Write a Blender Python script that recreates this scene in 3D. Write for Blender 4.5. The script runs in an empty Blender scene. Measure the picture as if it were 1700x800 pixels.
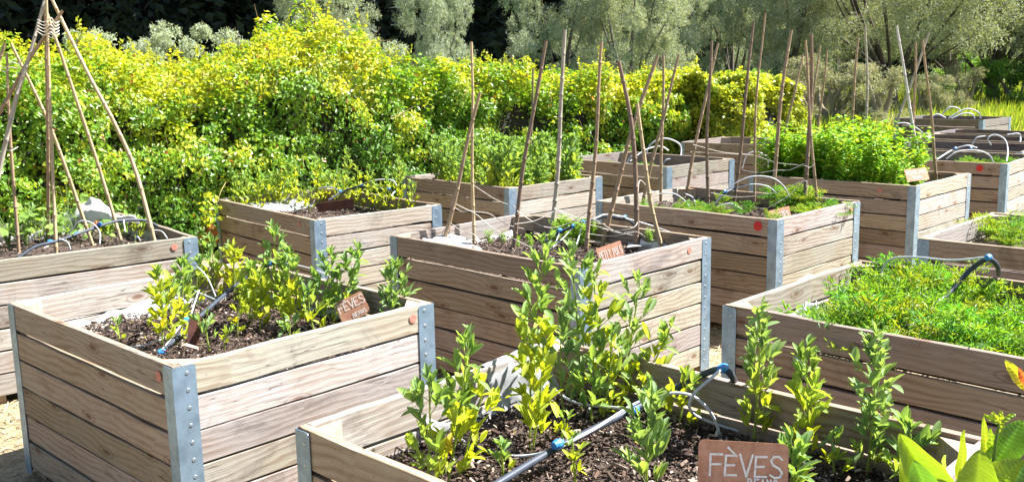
import bpy, math, random
import numpy as np
from mathutils import Vector, Matrix
random.seed(7); RS = np.random.RandomState(7)
S = bpy.context.scene; COL = S.collection
CAMH = 1.75; RIM = 0.75; GZ = -0.09
# ------------------------------------------------------------------ camera
F, CY, TH, RO = 1598.57, 400.0, math.radians(10.03), math.radians(-1.159)
cR = Vector((1, 0, 0)); cF = Vector((0, math.cos(TH), -math.sin(TH))); cU = Vector((0, math.sin(TH), math.cos(TH)))
co, si = math.cos(RO), math.sin(RO)
r2 = co*cR + si*cU; u2 = -si*cR + co*cU
cam = bpy.data.objects.new('camera', bpy.data.cameras.new('camera')); COL.objects.link(cam)
cam.data.lens = 36*F/1700; cam.data.sensor_width = 36; cam.data.clip_end = 600; cam.data.clip_start = 0.05
cam.matrix_world = Matrix(((r2.x, u2.x, -cF.x, 0), (r2.y, u2.y, -cF.y, 0), (r2.z, u2.z, -cF.z, CAMH), (0, 0, 0, 1)))
S.camera = cam
def ray(px, py):
    return (r2*(px-850) - u2*(py-CY) + cF*F)
def PY(px, py, Y):
    d = ray(px, py); return Vector((0, 0, CAMH)) + d*(Y/d.y)
def PZ(px, py, z):
    d = ray(px, py); return Vector((0, 0, CAMH)) + d*((z-CAMH)/d.z)
# ------------------------------------------------------------------ world, sun
W = bpy.data.worlds.new('World'); S.world = W; W.use_nodes = True
nt = W.node_tree; bg = nt.nodes['Background']
sky = nt.nodes.new('ShaderNodeTexSky'); sky.sky_type = 'NISHITA'; sky.sun_disc = False
SAZ = math.radians(75); SEL = math.radians(50)
sky.sun_elevation = SEL; sky.sun_rotation = SAZ
nt.links.new(sky.outputs[0], bg.inputs[0]); bg.inputs[1].default_value = 0.05
sd = Vector((math.sin(SAZ)*math.cos(SEL), math.cos(SAZ)*math.cos(SEL), math.sin(SEL)))
sl = bpy.data.lights.new('sun', 'SUN'); sl.energy = 5.0; sl.angle = math.radians(0.5); sl.color = (1, .965, .92)
so = bpy.data.objects.new('sun', sl); COL.objects.link(so); so.rotation_euler = sd.to_track_quat('Z', 'Y').to_euler(); so.location = (20, 10, 30)
S.view_settings.view_transform = 'Standard'; S.view_settings.look = 'None'; S.view_settings.exposure = 2.05; S.view_settings.gamma = 1
# ------------------------------------------------------------------ helpers
def tag(o, label=None, cat=None, group=None, kind=None):
    if label: o['label'] = label
    if cat: o['category'] = cat
    if group: o['group'] = group
    if kind: o['kind'] = kind
    return o
def empty(name, loc=(0, 0, 0), rz=0.0):
    o = bpy.data.objects.new(name, None); o.location = loc; o.rotation_euler = (0, 0, rz); o.empty_display_size = .1
    COL.objects.link(o); return o
def copy_tree(o, parent=None):
    c = o.copy(); COL.objects.link(c)
    if parent is not None: c.parent = parent
    for ch in [x for x in list(S.objects) if x.parent == o]: copy_tree(ch, c)
    return c
class MB:
    """collects polygons with per-point vectors (grain) and colours"""
    def __init__(s): s.v = []; s.f = []; s.g = []; s.c = []; s.mi = []
    def add(s, vs, fs, g=None, c=None, mi=0):
        b = sum(len(a) for a in s.v)
        vs = np.asarray(vs, float); s.v.append(vs)
        s.g.append(np.asarray(g, float) if g is not None else vs.copy())
        s.c.append(np.tile(np.array(c if c is not None else (1, 1, 1)), (len(vs), 1)) if c is None or np.ndim(c) == 1 else np.asarray(c))
        for f in fs: s.f.append([i+b for i in f]); s.mi.append(mi)
    def build(s, name, mats, parent=None, smooth=False):
        me = bpy.data.meshes.new(name)
        V = np.concatenate(s.v); me.from_pydata(V.tolist(), [], s.f)
        G = np.concatenate(s.g); C = np.concatenate(s.c)
        a = me.attributes.new('grain', 'FLOAT_VECTOR', 'POINT'); a.data.foreach_set('vector', G.astype(np.float32).ravel())
        a = me.attributes.new('tint', 'FLOAT_COLOR', 'POINT'); a.data.foreach_set('color', np.c_[C, np.ones(len(C))].astype(np.float32).ravel())
        if not isinstance(mats, (list, tuple)): mats = [mats]
        for m in mats: me.materials.append(m)
        me.polygons.foreach_set('material_index', s.mi)
        me.polygons.foreach_set('use_smooth', [smooth]*len(me.polygons)); me.update()
        o = bpy.data.objects.new(name, me); COL.objects.link(o)
        if parent is not None: o.parent = parent
        return o
def raw_mesh(name, V, Fq, C, mat, smooth=False):
    """numpy mesh: V (n,3), Fq (m,k) uniform faces, C (n,3)"""
    me = bpy.data.meshes.new(name); k = Fq.shape[1]
    me.vertices.add(len(V)); me.vertices.foreach_set('co', V.astype(np.float32).ravel())
    me.loops.add(Fq.size); me.loops.foreach_set('vertex_index', Fq.astype(np.int32).ravel())
    me.polygons.add(len(Fq)); me.polygons.foreach_set('loop_start', (np.arange(len(Fq))*k).astype(np.int32))
    me.polygons.foreach_set('loop_total', np.full(len(Fq), k, np.int32))
    me.polygons.foreach_set('use_smooth', np.full(len(Fq), smooth))
    a = me.attributes.new('tint', 'FLOAT_COLOR', 'POINT'); a.data.foreach_set('color', np.c_[C, np.ones(len(C))].astype(np.float32).ravel())
    me.materials.append(mat); me.update(); me.validate(); return me
def link(name, me, parent=None):
    o = bpy.data.objects.new(name, me); COL.objects.link(o)
    if parent is not None: o.parent = parent
    return o
def norm(a): return a/np.maximum(np.linalg.norm(a, axis=-1, keepdims=True), 1e-9)
# leaf templates: x along, y across, z up ; quads
def T_leaf(droop=.12, fold=.12, wide=.5):
    V = []; ts = [0, .22, .55, .85, 1]; ws = [.05, .34*wide*2, .5*wide*2, .33*wide*2, .05]
    for t, w in zip(ts, ws):
        z = -droop*t*t; V += [(t, -w/1, z+fold*w), (t, 0, z), (t, w/1, z+fold*w)]
    Fq = []
    for i in range(4):
        for j in range(2): a = i*3+j; Fq.append((a, a+3, a+4, a+1))
    return np.array(V, float), np.array(Fq)
T_DIA = (np.array([(0, 0, 0), (.5, -.5, .08), (1, 0, -.05), (.5, .5, .08)], float), np.array([(0, 1, 2, 3)]))
def inst(T, P, X, N, L, Wd, C):
    """instance leaf template. X direction, N approx normal"""
    TV, TF = T; X = norm(X); Y = norm(np.cross(N, X)); Z = np.cross(X, Y)
    L = np.broadcast_to(L, (len(P),)); Wd = np.broadcast_to(Wd, (len(P),))
    V = P[:, None, :] + (TV[None, :, 0:1]*L[:, None, None])*X[:, None] + (TV[None, :, 1:2]*Wd[:, None, None])*Y[:, None] + (TV[None, :, 2:3]*L[:, None, None])*Z[:, None]
    k = len(TV); Fq = (TF[None] + (np.arange(len(P))*k)[:, None, None]).reshape(-1, TF.shape[1])
    return V.reshape(-1, 3), Fq, np.repeat(np.clip(C, 0, 1), k, axis=0)
def join(parts):
    V = []; Fq = []; C = []; b = 0
    for v, f, c in parts: V.append(v); Fq.append(f+b); C.append(c); b += len(v)
    return np.concatenate(V), np.concatenate(Fq), np.concatenate(C)
def tube_arr(pts, rad, n=6, col=(1, 1, 1), jit=0):
    pts = np.asarray(pts, float); m = len(pts); rad = np.broadcast_to(rad, (m,))
    t = norm(np.gradient(pts, axis=0)); up = np.array([0, 0, 1.]) if abs(t[0][2]) < .9 else np.array([1., 0, 0])
    V = []; nrm = norm(np.cross(t[0], up))
    for i in range(m):
        nrm = norm(nrm - t[i]*np.dot(nrm, t[i])); b = np.cross(t[i], nrm)
        for k in range(n):
            a = 2*math.pi*k/n; V.append(pts[i] + rad[i]*(math.cos(a)*nrm+math.sin(a)*b))
    Fq = [(i*n+k, i*n+(k+1) % n, (i+1)*n+(k+1) % n, (i+1)*n+k) for i in range(m-1) for k in range(n)]
    return np.array(V), np.array(Fq), np.tile(np.array(col, float), (m*n, 1))
def smooth_path(pts, n=24):
    """Catmull-Rom through the points"""
    P = [Vector(p) for p in pts]
    if len(P) < 3: return [P[0].lerp(P[-1], i/n) for i in range(n+1)]
    P = [2*P[0]-P[1]] + P + [2*P[-1]-P[-2]]; out = []
    seg = len(P)-3; per = max(2, n//seg)
    for i in range(seg):
        a, b, c, d = P[i:i+4]
        for k in range(per):
            t = k/per; out.append(.5*((2*b)+(c-a)*t+(2*a-5*b+4*c-d)*t*t+(3*b-a-3*c+d)*t**3))
    out.append(P[-2]); return out
def vnoise(P, scale, seed=0):
    """cheap smooth 3D value noise in [-1,1]"""
    Q = P*scale + seed*17.3; I = np.floor(Q).astype(np.int64); Fr = Q-I; Fr = Fr*Fr*(3-2*Fr); r = 0
    for dx in (0, 1):
        for dy in (0, 1):
            for dz in (0, 1):
                h = ((I[:, 0]+dx)*374761393 + (I[:, 1]+dy)*668265263 + (I[:, 2]+dz)*2147483647 + seed*9176) & 0x7fffffff
                h = ((h ^ (h >> 13))*1274126177) & 0x7fffffff; h = (h ^ (h >> 16)) & 0xffff
                w = (Fr[:, 0] if dx else 1-Fr[:, 0])*(Fr[:, 1] if dy else 1-Fr[:, 1])*(Fr[:, 2] if dz else 1-Fr[:, 2])
                r = r + w*(h/32767.5-1)
    return r
# ------------------------------------------------------------------ materials
def mat(name):
    m = bpy.data.materials.new(name); m.use_nodes = True; nt = m.node_tree
    return m, nt, nt.nodes['Principled BSDF']
def nd(nt, t, **k):
    n = nt.nodes.new(t)
    for a, b in k.items(): setattr(n, a, b)
    return n
def L_(nt, a, b): nt.links.new(a, b)
def math_(nt, op, a, b=None, c=None):
    n = nd(nt, 'ShaderNodeMath', operation=op)
    for i, x in enumerate((a, b, c)):
        if x is None: continue
        if isinstance(x, (int, float)): n.inputs[i].default_value = x
        else: L_(nt, x, n.inputs[i])
    return n.outputs[0]
def ramp(nt, fac, stops):
    n = nd(nt, 'ShaderNodeValToRGB'); L_(nt, fac, n.inputs[0]); e = n.color_ramp.elements
    while len(e) < len(stops): e.new(.5)
    for i, (p, c) in enumerate(stops): e[i].position = p; e[i].color = (*c, 1)
    return n.outputs[0]
def mix(nt, fac, a, b, bt='MIX'):
    n = nd(nt, 'ShaderNodeMix', data_type='RGBA', blend_type=bt)
    for s_, x in ((0, fac), (6, a), (7, b)):
        if isinstance(x, (int, float)): n.inputs[s_].default_value = x
        elif isinstance(x, tuple): n.inputs[s_].default_value = (*x, 1)
        else: L_(nt, x, n.inputs[s_])
    return n.outputs[2]
def noise(nt, vec, scale, detail=4, rough=.55, dist=0):
    n = nd(nt, 'ShaderNodeTexNoise'); n.inputs['Scale'].default_value = scale; n.inputs['Detail'].default_value = detail
    n.inputs['Roughness'].default_value = rough; n.inputs['Distortion'].default_value = dist
    if vec is not None: L_(nt, vec, n.inputs['Vector'])
    return n.outputs['Fac']
def bump(nt, h, dist, bs, strength=.6):
    b = nd(nt, 'ShaderNodeBump'); b.inputs['Strength'].default_value = strength; b.inputs['Distance'].default_value = dist
    L_(nt, h, b.inputs['Height']); L_(nt, b.outputs[0], bs.inputs['Normal'])
def wood_material():
    m, nt, bs = mat('weathered_pine')
    at = nd(nt, 'ShaderNodeAttribute', attribute_name='grain'); ti = nd(nt, 'ShaderNodeAttribute', attribute_name='tint')
    mp = nd(nt, 'ShaderNodeMapping'); mp.inputs['Scale'].default_value = (1.7, 5.2, 1); L_(nt, at.outputs['Vector'], mp.inputs[0])
    # knots
    vo = nd(nt, 'ShaderNodeTexVoronoi', feature='F1', voronoi_dimensions='2D'); vo.inputs['Scale'].default_value = 1.15; vo.inputs['Randomness'].default_value = 1
    mk = nd(nt, 'ShaderNodeMapping'); mk.inputs['Scale'].default_value = (2.4, 6.5, 1); L_(nt, at.outputs['Vector'], mk.inputs[0])
    wob = noise(nt, mk.outputs[0], 3.0, 2)
    L_(nt, mk.outputs[0], vo.inputs['Vector'])
    kd = math_(nt, 'ADD', vo.outputs['Distance'], math_(nt, 'MULTIPLY', math_(nt, 'SUBTRACT', wob, .5), .12))
    k_on = math_(nt, 'GREATER_THAN', nd_sep(nt, vo.outputs['Color']), .50)
    bulge = math_(nt, 'MULTIPLY', math_(nt, 'DIVIDE', .035, math_(nt, 'ADD', kd, .07)), k_on)
    sep = nd(nt, 'ShaderNodeSeparateXYZ'); L_(nt, at.outputs['Vector'], sep.inputs[0])
    big = noise(nt, mp.outputs[0], 1.1, 3, .5)
    v = math_(nt, 'ADD', math_(nt, 'MULTIPLY', sep.outputs[1], 15.0), math_(nt, 'MULTIPLY', big, 1.7))
    v = math_(nt, 'ADD', v, math_(nt, 'MULTIPLY', bulge, 2.0))
    rings = math_(nt, 'ADD', math_(nt, 'MULTIPLY', math_(nt, 'SINE', math_(nt, 'MULTIPLY', v, 15.0)), .5), .5)
    mf = nd(nt, 'ShaderNodeMapping'); mf.inputs['Scale'].default_value = (3, 130, 1); L_(nt, at.outputs['Vector'], mf.inputs[0])
    fine = noise(nt, mf.outputs[0], 1.0, 5, .65)
    blot = noise(nt, at.outputs['Vector'], 5.0, 5, .6, .6)
    wea = noise(nt, at.outputs['Vector'], 1.6, 3, .6)
    c = mix(nt, math_(nt, 'POWER', rings, 2.2), (.42, .385, .33), (.27, .21, .16))
    c = mix(nt, math_(nt, 'MULTIPLY', fine, .6), c, (.19, .145, .115))
    g = mix(nt, fine, (.47, .455, .425), (.24, .225, .205))
    c = mix(nt, math_(nt, 'MULTIPLY', ramp_f(nt, wea, .38, .66), .75), c, g)
    c = mix(nt, math_(nt, 'MULTIPLY', ramp_f(nt, blot, .52, .75), .5), c, (.22, .165, .125))
    kn = math_(nt, 'MULTIPLY', math_(nt, 'SUBTRACT', 1.0, ramp_f(nt, kd, .03, .14)), k_on)
    c = mix(nt, math_(nt, 'MULTIPLY', kn, .85), c, (.14, .075, .045))
    mc = nd(nt, 'ShaderNodeMapping'); mc.inputs['Scale'].default_value = (1.3, 30, 1); L_(nt, at.outputs['Vector'], mc.inputs[0])
    crk = noise(nt, mc.outputs[0], 1.5, 2, .4, .3); crk = math_(nt, 'SUBTRACT', 1.0, ramp_f(nt, math_(nt, 'ABSOLUTE', math_(nt, 'SUBTRACT', crk, .5)), .0, .022))
    crk = math_(nt, 'MULTIPLY', crk, ramp_f(nt, wea, .52, .6)); c = mix(nt, math_(nt, 'MULTIPLY', crk, .7), c, (.07, .05, .04))
    kr = math_(nt, 'MULTIPLY', math_(nt, 'SUBTRACT', 1.0, ramp_f(nt, math_(nt, 'ABSOLUTE', math_(nt, 'SUBTRACT', kd, .16)), .0, .035)), k_on)
    c = mix(nt, math_(nt, 'MULTIPLY', kr, .45), c, (.13, .075, .045))
    st_ = noise(nt, at.outputs['Vector'], 2.3, 6, .7, .8); c = mix(nt, math_(nt, 'MULTIPLY', ramp_f(nt, st_, .54, .70), .5), c, (.12, .10, .09))
    alg = noise(nt, at.outputs['Vector'], 1.1, 4, .6, .4); c = mix(nt, math_(nt, 'MULTIPLY', ramp_f(nt, alg, .56, .72), .30), c, (.17, .19, .12))
    # nail and damp specks
    sp = noise(nt, at.outputs['Vector'], 60, 2, .5); c = mix(nt, math_(nt, 'MULTIPLY', ramp_f(nt, sp, .7, .76), .6), c, (.08, .06, .05))
    c = mix(nt, 1.0, c, ti.outputs['Color'], 'MULTIPLY')
    L_(nt, c, bs.inputs['Base Color']); bs.inputs['Roughness'].default_value = .82; bs.inputs['Specular IOR Level'].default_value = .2
    h = math_(nt, 'ADD', math_(nt, 'MULTIPLY', fine, .7), math_(nt, 'MULTIPLY', rings, .25)); h = math_(nt, 'SUBTRACT', h, math_(nt, 'MULTIPLY', kn, .5))
    bump(nt, h, .0025, bs, .8); return m
def nd_sep(nt, c):
    s = nd(nt, 'ShaderNodeSeparateColor'); L_(nt, c, s.inputs[0]); return s.outputs[0]
def ramp_f(nt, x, a, b):
    n = nd(nt, 'ShaderNodeMapRange'); n.interpolation_type = 'SMOOTHSTEP'; n.inputs[1].default_value = a; n.inputs[2].default_value = b
    L_(nt, x, n.inputs[0]); return n.outputs[0]
def simple(name, col, rough=.6, metal=0, nscale=0, ncol=None, bmp=0, spec=.4, trans=0):
    m, nt, bs = mat(name)
    bs.inputs['Roughness'].default_value = rough; bs.inputs['Metallic'].default_value = metal; bs.inputs['Specular IOR Level'].default_value = spec
    bs.inputs['Base Color'].default_value = (*col, 1)
    if nscale:
        tc = nd(nt, 'ShaderNodeTexCoord'); n = noise(nt, tc.outputs['Object'], nscale, 5, .6)
        L_(nt, mix(nt, ramp_f(nt, n, .35, .7), tuple(col), tuple(ncol or [c*.6 for c in col])), bs.inputs['Base Color'])
        if bmp: bump(nt, n, bmp, bs)
    if trans:
        tr = nd(nt, 'ShaderNodeBsdfTranslucent'); tr.inputs[0].default_value = (*col, 1); mx = nd(nt, 'ShaderNodeMixShader'); mx.inputs[0].default_value = trans
        L_(nt, bs.outputs[0], mx.inputs[1]); L_(nt, tr.outputs[0], mx.inputs[2]); L_(nt, mx.outputs[0], nt.nodes['Material Output'].inputs[0])
    return m
def leaf_material(name, trans=.45, rough=.42, boost=1.5, spec=.45):
    m, nt, bs = mat(name)
    at = nd(nt, 'ShaderNodeAttribute', attribute_name='tint')
    tc = nd(nt, 'ShaderNodeTexCoord'); n = noise(nt, tc.outputs['Object'], 55, 2, .5)
    c = mix(nt, math_(nt, 'MULTIPLY', n, .5), at.outputs['Color'], mix(nt, 1.0, at.outputs['Color'], (.6, .72, .5), 'MULTIPLY'))
    L_(nt, c, bs.inputs['Base Color']); bs.inputs['Roughness'].default_value = rough; bs.inputs['Specular IOR Level'].default_value = spec
    tr = nd(nt, 'ShaderNodeBsdfTranslucent'); L_(nt, mix(nt, 1.0, c, (boost*1.1, boost, boost*.35), 'MULTIPLY'), tr.inputs[0])
    mx = nd(nt, 'ShaderNodeMixShader'); mx.inputs[0].default_value = trans
    L_(nt, bs.outputs[0], mx.inputs[1]); L_(nt, tr.outputs[0], mx.inputs[2]); L_(nt, mx.outputs[0], nt.nodes['Material Output'].inputs[0])
    return m
WOOD = wood_material()
LEAF = leaf_material('leaf', .42, .6, 1.4, .28); HLEAF = leaf_material('hedge_leaf', .42, .4, 1.5); OLEAF = leaf_material('olive_leaf', .30, .55, 1.0, .35); CLEAF = leaf_material('carrot_leaf', .45, .5, 1.5)
GLOSSY = leaf_material('citrus_leaf', .45, .3, 1.15, .6)
GALV = simple('galvanised_steel', (.26, .36, .46), .48, .6, 14, (.17, .24, .31), .0006, .5)
RIVET = simple('rivet_steel', (.38, .44, .49), .45, .7, 90, (.22, .25, .27))
def soil_material():
    m, nt, bs = mat('dark_compost'); tc = nd(nt, 'ShaderNodeTexCoord')
    n = noise(nt, tc.outputs['Object'], 38, 6, .7); n2 = noise(nt, tc.outputs['Object'], 7, 3)
    c = ramp(nt, n, [(.3, (.022, .014, .010)), (.5, (.060, .040, .028)), (.62, (.12, .08, .055)), (.75, (.26, .19, .13))])
    c = mix(nt, math_(nt, 'MULTIPLY', n2, .4), c, (.05, .035, .028)); L_(nt, c, bs.inputs['Base Color']); bs.inputs['Roughness'].default_value = .95
    bump(nt, n, .02, bs, 1); return m
SOIL = soil_material()
def tint_material(name, rough=.85, spec=.2, scale=40):
    m, nt, bs = mat(name); at = nd(nt, 'ShaderNodeAttribute', attribute_name='tint'); tc = nd(nt, 'ShaderNodeTexCoord')
    n = noise(nt, tc.outputs['Object'], scale, 4, .6)
    L_(nt, mix(nt, math_(nt, 'MULTIPLY', n, .7), at.outputs['Color'], mix(nt, 1.0, at.outputs['Color'], (.5, .47, .45), 'MULTIPLY')), bs.inputs['Base Color'])
    bs.inputs['Roughness'].default_value = rough; bs.inputs['Specular IOR Level'].default_value = spec; bump(nt, n, .002, bs, .5); return m
CHIP = tint_material('bark_chip'); CANE = tint_material('dry_bamboo', .5, .35, 30); BARK = tint_material('tree_bark', .9, .15, 12)
FLEECE = simple('white_fleece', (.74, .74, .73), .75, 0, 14, (.60, .59, .57), .004, .3, .25)
LINER = simple('grey_liner', (.40, .42, .44), .5, 0, 9, (.28, .28, .28), .004, .3, .1)
FELT = simple('dark_felt', (.02, .02, .021), .9)
HOSE = simple('dark_hose', (.035, .045, .065), .5, 0, 30, (.055, .065, .085), 0, .25)
TUBE = simple('grey_drip_tube', (.55, .57, .60), .4, 0, 30, (.42, .44, .46), 0, .45)
BLUE = simple('blue_plastic', (.03, .19, .55), .35, 0, 0, None, 0, .5)
TWINE = simple('pale_twine', (.66, .62, .55), .85, 0, 60, (.5, .46, .4))
RUST = simple('rusty_plate', (.50, .26, .165), .7, 0, 26, (.38, .17, .10), .001, .3)
RUSTD = simple('dark_rusty_plate', (.12, .05, .035), .75, 0, 22, (.07, .03, .025), .001, .25)
WHITEP = simple('white_paint', (.80, .78, .74), .6, 0, 70, (.62, .58, .53))
RED = simple('red_paint', (.50, .015, .015), .7, 0, 60, (.45, .05, .04), 0, .3)
REDF = simple('faded_red_paint', (.46, .13, .10), .8, 0, 70, (.40, .24, .18), 0, .2)
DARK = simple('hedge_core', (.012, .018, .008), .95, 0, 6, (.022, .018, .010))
TERRA = simple('terracotta', (.38, .16, .09), .8, 0, 12, (.3, .13, .08))
# ------------------------------------------------------------------ ground
def ground_material():
    m, nt, bs = mat('ground_grass_and_straw'); tc = nd(nt, 'ShaderNodeTexCoord'); o = tc.outputs['Object']
    n1 = noise(nt, o, 1.3, 5, .6); n2 = noise(nt, o, 26, 6, .7); n3 = noise(nt, o, .25, 3)
    straw = ramp(nt, n2, [(.3, (.14, .10, .06)), (.5, (.34, .26, .15)), (.7, (.50, .41, .26))])
    grs = ramp(nt, n2, [(.3, (.035, .055, .012)), (.55, (.09, .14, .03)), (.75, (.17, .22, .055))])
    sp = nd(nt, 'ShaderNodeSeparateXYZ'); L_(nt, o, sp.inputs[0])
    far = ramp_f(nt, sp.outputs[1], 14, 19)
    f = math_(nt, 'MAXIMUM', math_(nt, 'MULTIPLY', ramp_f(nt, n1, .5, .64), .6), far)
    L_(nt, mix(nt, f, straw, grs), bs.inputs['Base Color']); bs.inputs['Roughness'].default_value = .95; bump(nt, n2, .03, bs, 1); return m
g = MB(); n = 40; xs = np.r_[-200, np.linspace(-40, 60, n), 300]; ys = np.r_[-30, np.linspace(-3, 60, n), 500]
VV = [(x, y, GZ) for y in ys for x in xs]; m_ = len(xs)
g.add(VV, [(j*m_+i, j*m_+i+1, (j+1)*m_+i+1, (j+1)*m_+i) for j in range(len(ys)-1) for i in range(m_-1)])
tag(g.build('ground', ground_material(), None), kind='structure')
def blades(name, n, xr, yr, h, w, cols, matl, label, cat, lie=.0, seed=1, mask=None):
    R = np.random.RandomState(seed); P = np.c_[R.uniform(*xr, n), R.uniform(*yr, n), np.full(n, GZ)]
    if mask is not None: P = P[mask(P)]
    n = len(P); a = R.uniform(0, 6.28, n); tilt = R.uniform(.1, .6, n) if not lie else R.uniform(1.2, 1.56, n)
    X = np.c_[np.cos(a)*np.sin(tilt), np.sin(a)*np.sin(tilt), np.cos(tilt)]; N = np.c_[-np.sin(a), np.cos(a), R.uniform(-.5, .5, n)]
    if lie: N = np.c_[R.normal(0, .3, (n, 2)), np.ones(n)]; P[:, 2] += R.uniform(.003, .02, n)
    hh = R.uniform(.5, 1, n)*h; C = np.array(cols)[R.randint(0, len(cols), n)]*R.uniform(.7, 1.25, (n, 1))
    return tag(link(name, raw_mesh(name, *inst(T_DIA, P, X, N, hh, w, C), matl)), label, cat, kind='stuff')
blades('straw', 26000, (-4.5, 3.5), (2, 8), .12, .006, [(.50, .40, .22), (.40, .30, .16), (.55, .46, .30)], CHIP, 'dry straw and clippings lying on the path between the beds', 'straw', 1, 3)
blades('short_grass', 16000, (-4.5, 8), (2, 12), .05, .006, [(.12, .20, .03), (.20, .26, .05), (.09, .15, .03)], LEAF, 'sparse short grass growing on the path between the beds', 'grass', 0, 4, mask=lambda P: vnoise(P, 1.1, 3) > 0)
blades('long_grass', 110000, (4, 44), (20, 58), .8, .035, [(.20, .30, .035), (.30, .38, .05), (.14, .22, .03), (.38, .38, .10)], HLEAF, 'bright green long grass beyond the farthest beds', 'grass', 0, 5,
       mask=lambda P: (P[:, 0] > P[:, 1]*.22) & (P[:, 0] < P[:, 1]*.62))
# ------------------------------------------------------------------ raised beds
BEDS = {  # N corner x, y, yaw, length u, length v
'A': (-1.206, 3.266, .815, 1.235, 1.53), 'L': (-3.04, 5.246, .683, 1.32, 1.55), 'C': (.346, 4.847, .781, 1.187, 1.574),
'BB': (-1.38, 6.66, .694, 1.09, 1.69), 'D': (-.017, 8.296, .742, 1.197, 1.55), 'F': (1.601, 9.849, .705, 1.131, 1.613),
'K': (1.749, 6.266, .769, 1.162, 1.568), 'T': (.466, 1.602, .805, 1.186, 1.528), 'R': (1.990, 2.904, .780, 1.27, 1.55),
'S': (3.478, 4.422, .81, 1.27, 1.55), 'P': (3.336, 7.875, .788, 1.22, 1.55), 'Q': (4.898, 9.462, .858, 1.2, 1.55),
'G': (3.474, 12.10, .837, 1.171, 1.55), 'X1': (8.15, 16.657, .741, 1.231, 1.578), 'X2': (6.936, 12.66, .746, 1.219, 1.55),
'X3': (5.682, 10.681, .864, 1.2, 1.55), 'X4': (6.458, 10.965+1.0, .801, 1.207, 1.55)}
BLAB = {
'A': 'front left wooden raised bed of young broad beans behind a rusty sign', 'L': 'wooden raised bed at the left edge under the tied cane wigwam',
'C': 'wooden raised bed in the middle with many canes and the PETIT POIS sign', 'BB': 'wooden raised bed against the hedge with spindly beans and a dark sign back',
'D': 'wooden raised bed crowded with green broad beans before the hedge', 'F': 'almost empty wooden raised bed with one tall white tube hoop, at the hedge',
'K': 'wooden raised bed with tall canes, feathery greens and a bright red dot', 'T': 'nearest wooden raised bed, with the large FEVES sign and thick hose',
'R': 'wooden raised bed full of bright green carrot tops at the right', 'S': 'wooden raised bed with a few sparse carrot tufts at the right edge',
'P': 'wooden raised bed overflowing with a bright green pea thicket', 'Q': 'wooden raised bed with red dot and tube hoops at the right edge',
'G': 'far wooden raised bed behind the canes where the yellow hedge end begins', 'X1': 'farthest wooden raised bed, grey, beside the long grass',
'X2': 'low grey wooden raised bed just in front of the farthest bed', 'X3': 'bare dark wooden raised bed right behind the red dot bed',
'X4': 'far wooden raised bed, brown inside, at the right edge'}
SOILZ = {'A': .565, 'T': .56, 'C': .60, 'K': .64, 'R': .55, 'L': .62, 'BB': .60, 'D': .60, 'P': .62, 'F': .60, 'S': .6, 'Q': .64}
NEAR = {'A', 'T', 'C', 'R', 'K', 'L', 'BB', 'S', 'P', 'Q', 'D'}
PITCH = (RIM-GZ-.05)/6; TK = .03
def plank(mb, x0, x1, zc, h, y0, y1, R, tint, swap=None):
    """plank along x, thickness y0..y1; swap=(fn) maps local to panel axes"""
    n = 7; xs = np.linspace(x0, x1, n); off = R.uniform(0, 40, 2); wa = R.normal(0, .0015, n); wb = R.normal(0, .0018, n); wb2 = R.normal(0, .0018, n)
    V = []; G = []
    for i, x in enumerate(xs):
        for (y, z, top) in ((y0, zc-h/2, 0), (y1, zc-h/2, 0), (y1, zc+h/2, 1), (y0, zc+h/2, 1)):
            zz = z + (wb[i] if top else wb2[i]); V.append((x, y+wa[i], zz)); G.append((x+off[0], zz+(y-y0)*1.0+off[1], 0))
    Fq = [(i*4+k, (i+1)*4+k, (i+1)*4+(k+1) % 4, i*4+(k+1) % 4) for i in range(n-1) for k in range(4)]
    Fq += [(0, 1, 2, 3), tuple(4*(n-1)+k for k in (3, 2, 1, 0))]
    V = np.array(V)
    if swap is not None: V = swap(V)
    mb.add(V, Fq, G, tint)
def fixnormals(o):
    import bmesh
    bm = bmesh.new(); bm.from_mesh(o.data); bmesh.ops.recalc_face_normals(bm, faces=bm.faces); bm.to_mesh(o.data); bm.free()
def disc_mesh(name, r, th, m, n=14, dome=0.0):
    mb = MB(); V = [(r*math.cos(2*math.pi*k/n), r*math.sin(2*math.pi*k/n), 0) for k in range(n)]
    V += [(r*.9*math.cos(2*math.pi*k/n), r*.9*math.sin(2*math.pi*k/n), th) for k in range(n)]; V += [(r*.45*math.cos(2*math.pi*k/n), r*.45*math.sin(2*math.pi*k/n), th+dome) for k in range(n)]
    F_ = [(k, (k+1) % n, n+(k+1) % n, n+k) for k in range(n)] + [(n+k, n+(k+1) % n, 2*n+(k+1) % n, 2*n+k) for k in range(n)] + [tuple(range(2*n, 3*n))]
    mb.add(V, F_); o = mb.build(name, m, None, dome != 0); me = o.data; bpy.data.objects.remove(o); return me
RIV = disc_mesh('rivet', .0078, .0016, RIVET, 12, -.0014)
DOT = {1: disc_mesh('paint_mark', .033, .0007, RED), 0: disc_mesh('paint_mark', .021, .0007, REDF)}
def inside(k, p, mrg=.06):
    x, y, a, u, v = BEDS[k]; d = (p.x-x, p.y-y); lu = d[0]*math.cos(a)+d[1]*math.sin(a); lv = -d[0]*math.sin(a)+d[1]*math.cos(a)
    return mrg < lu < u-mrg and mrg < lv < v-mrg
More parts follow.
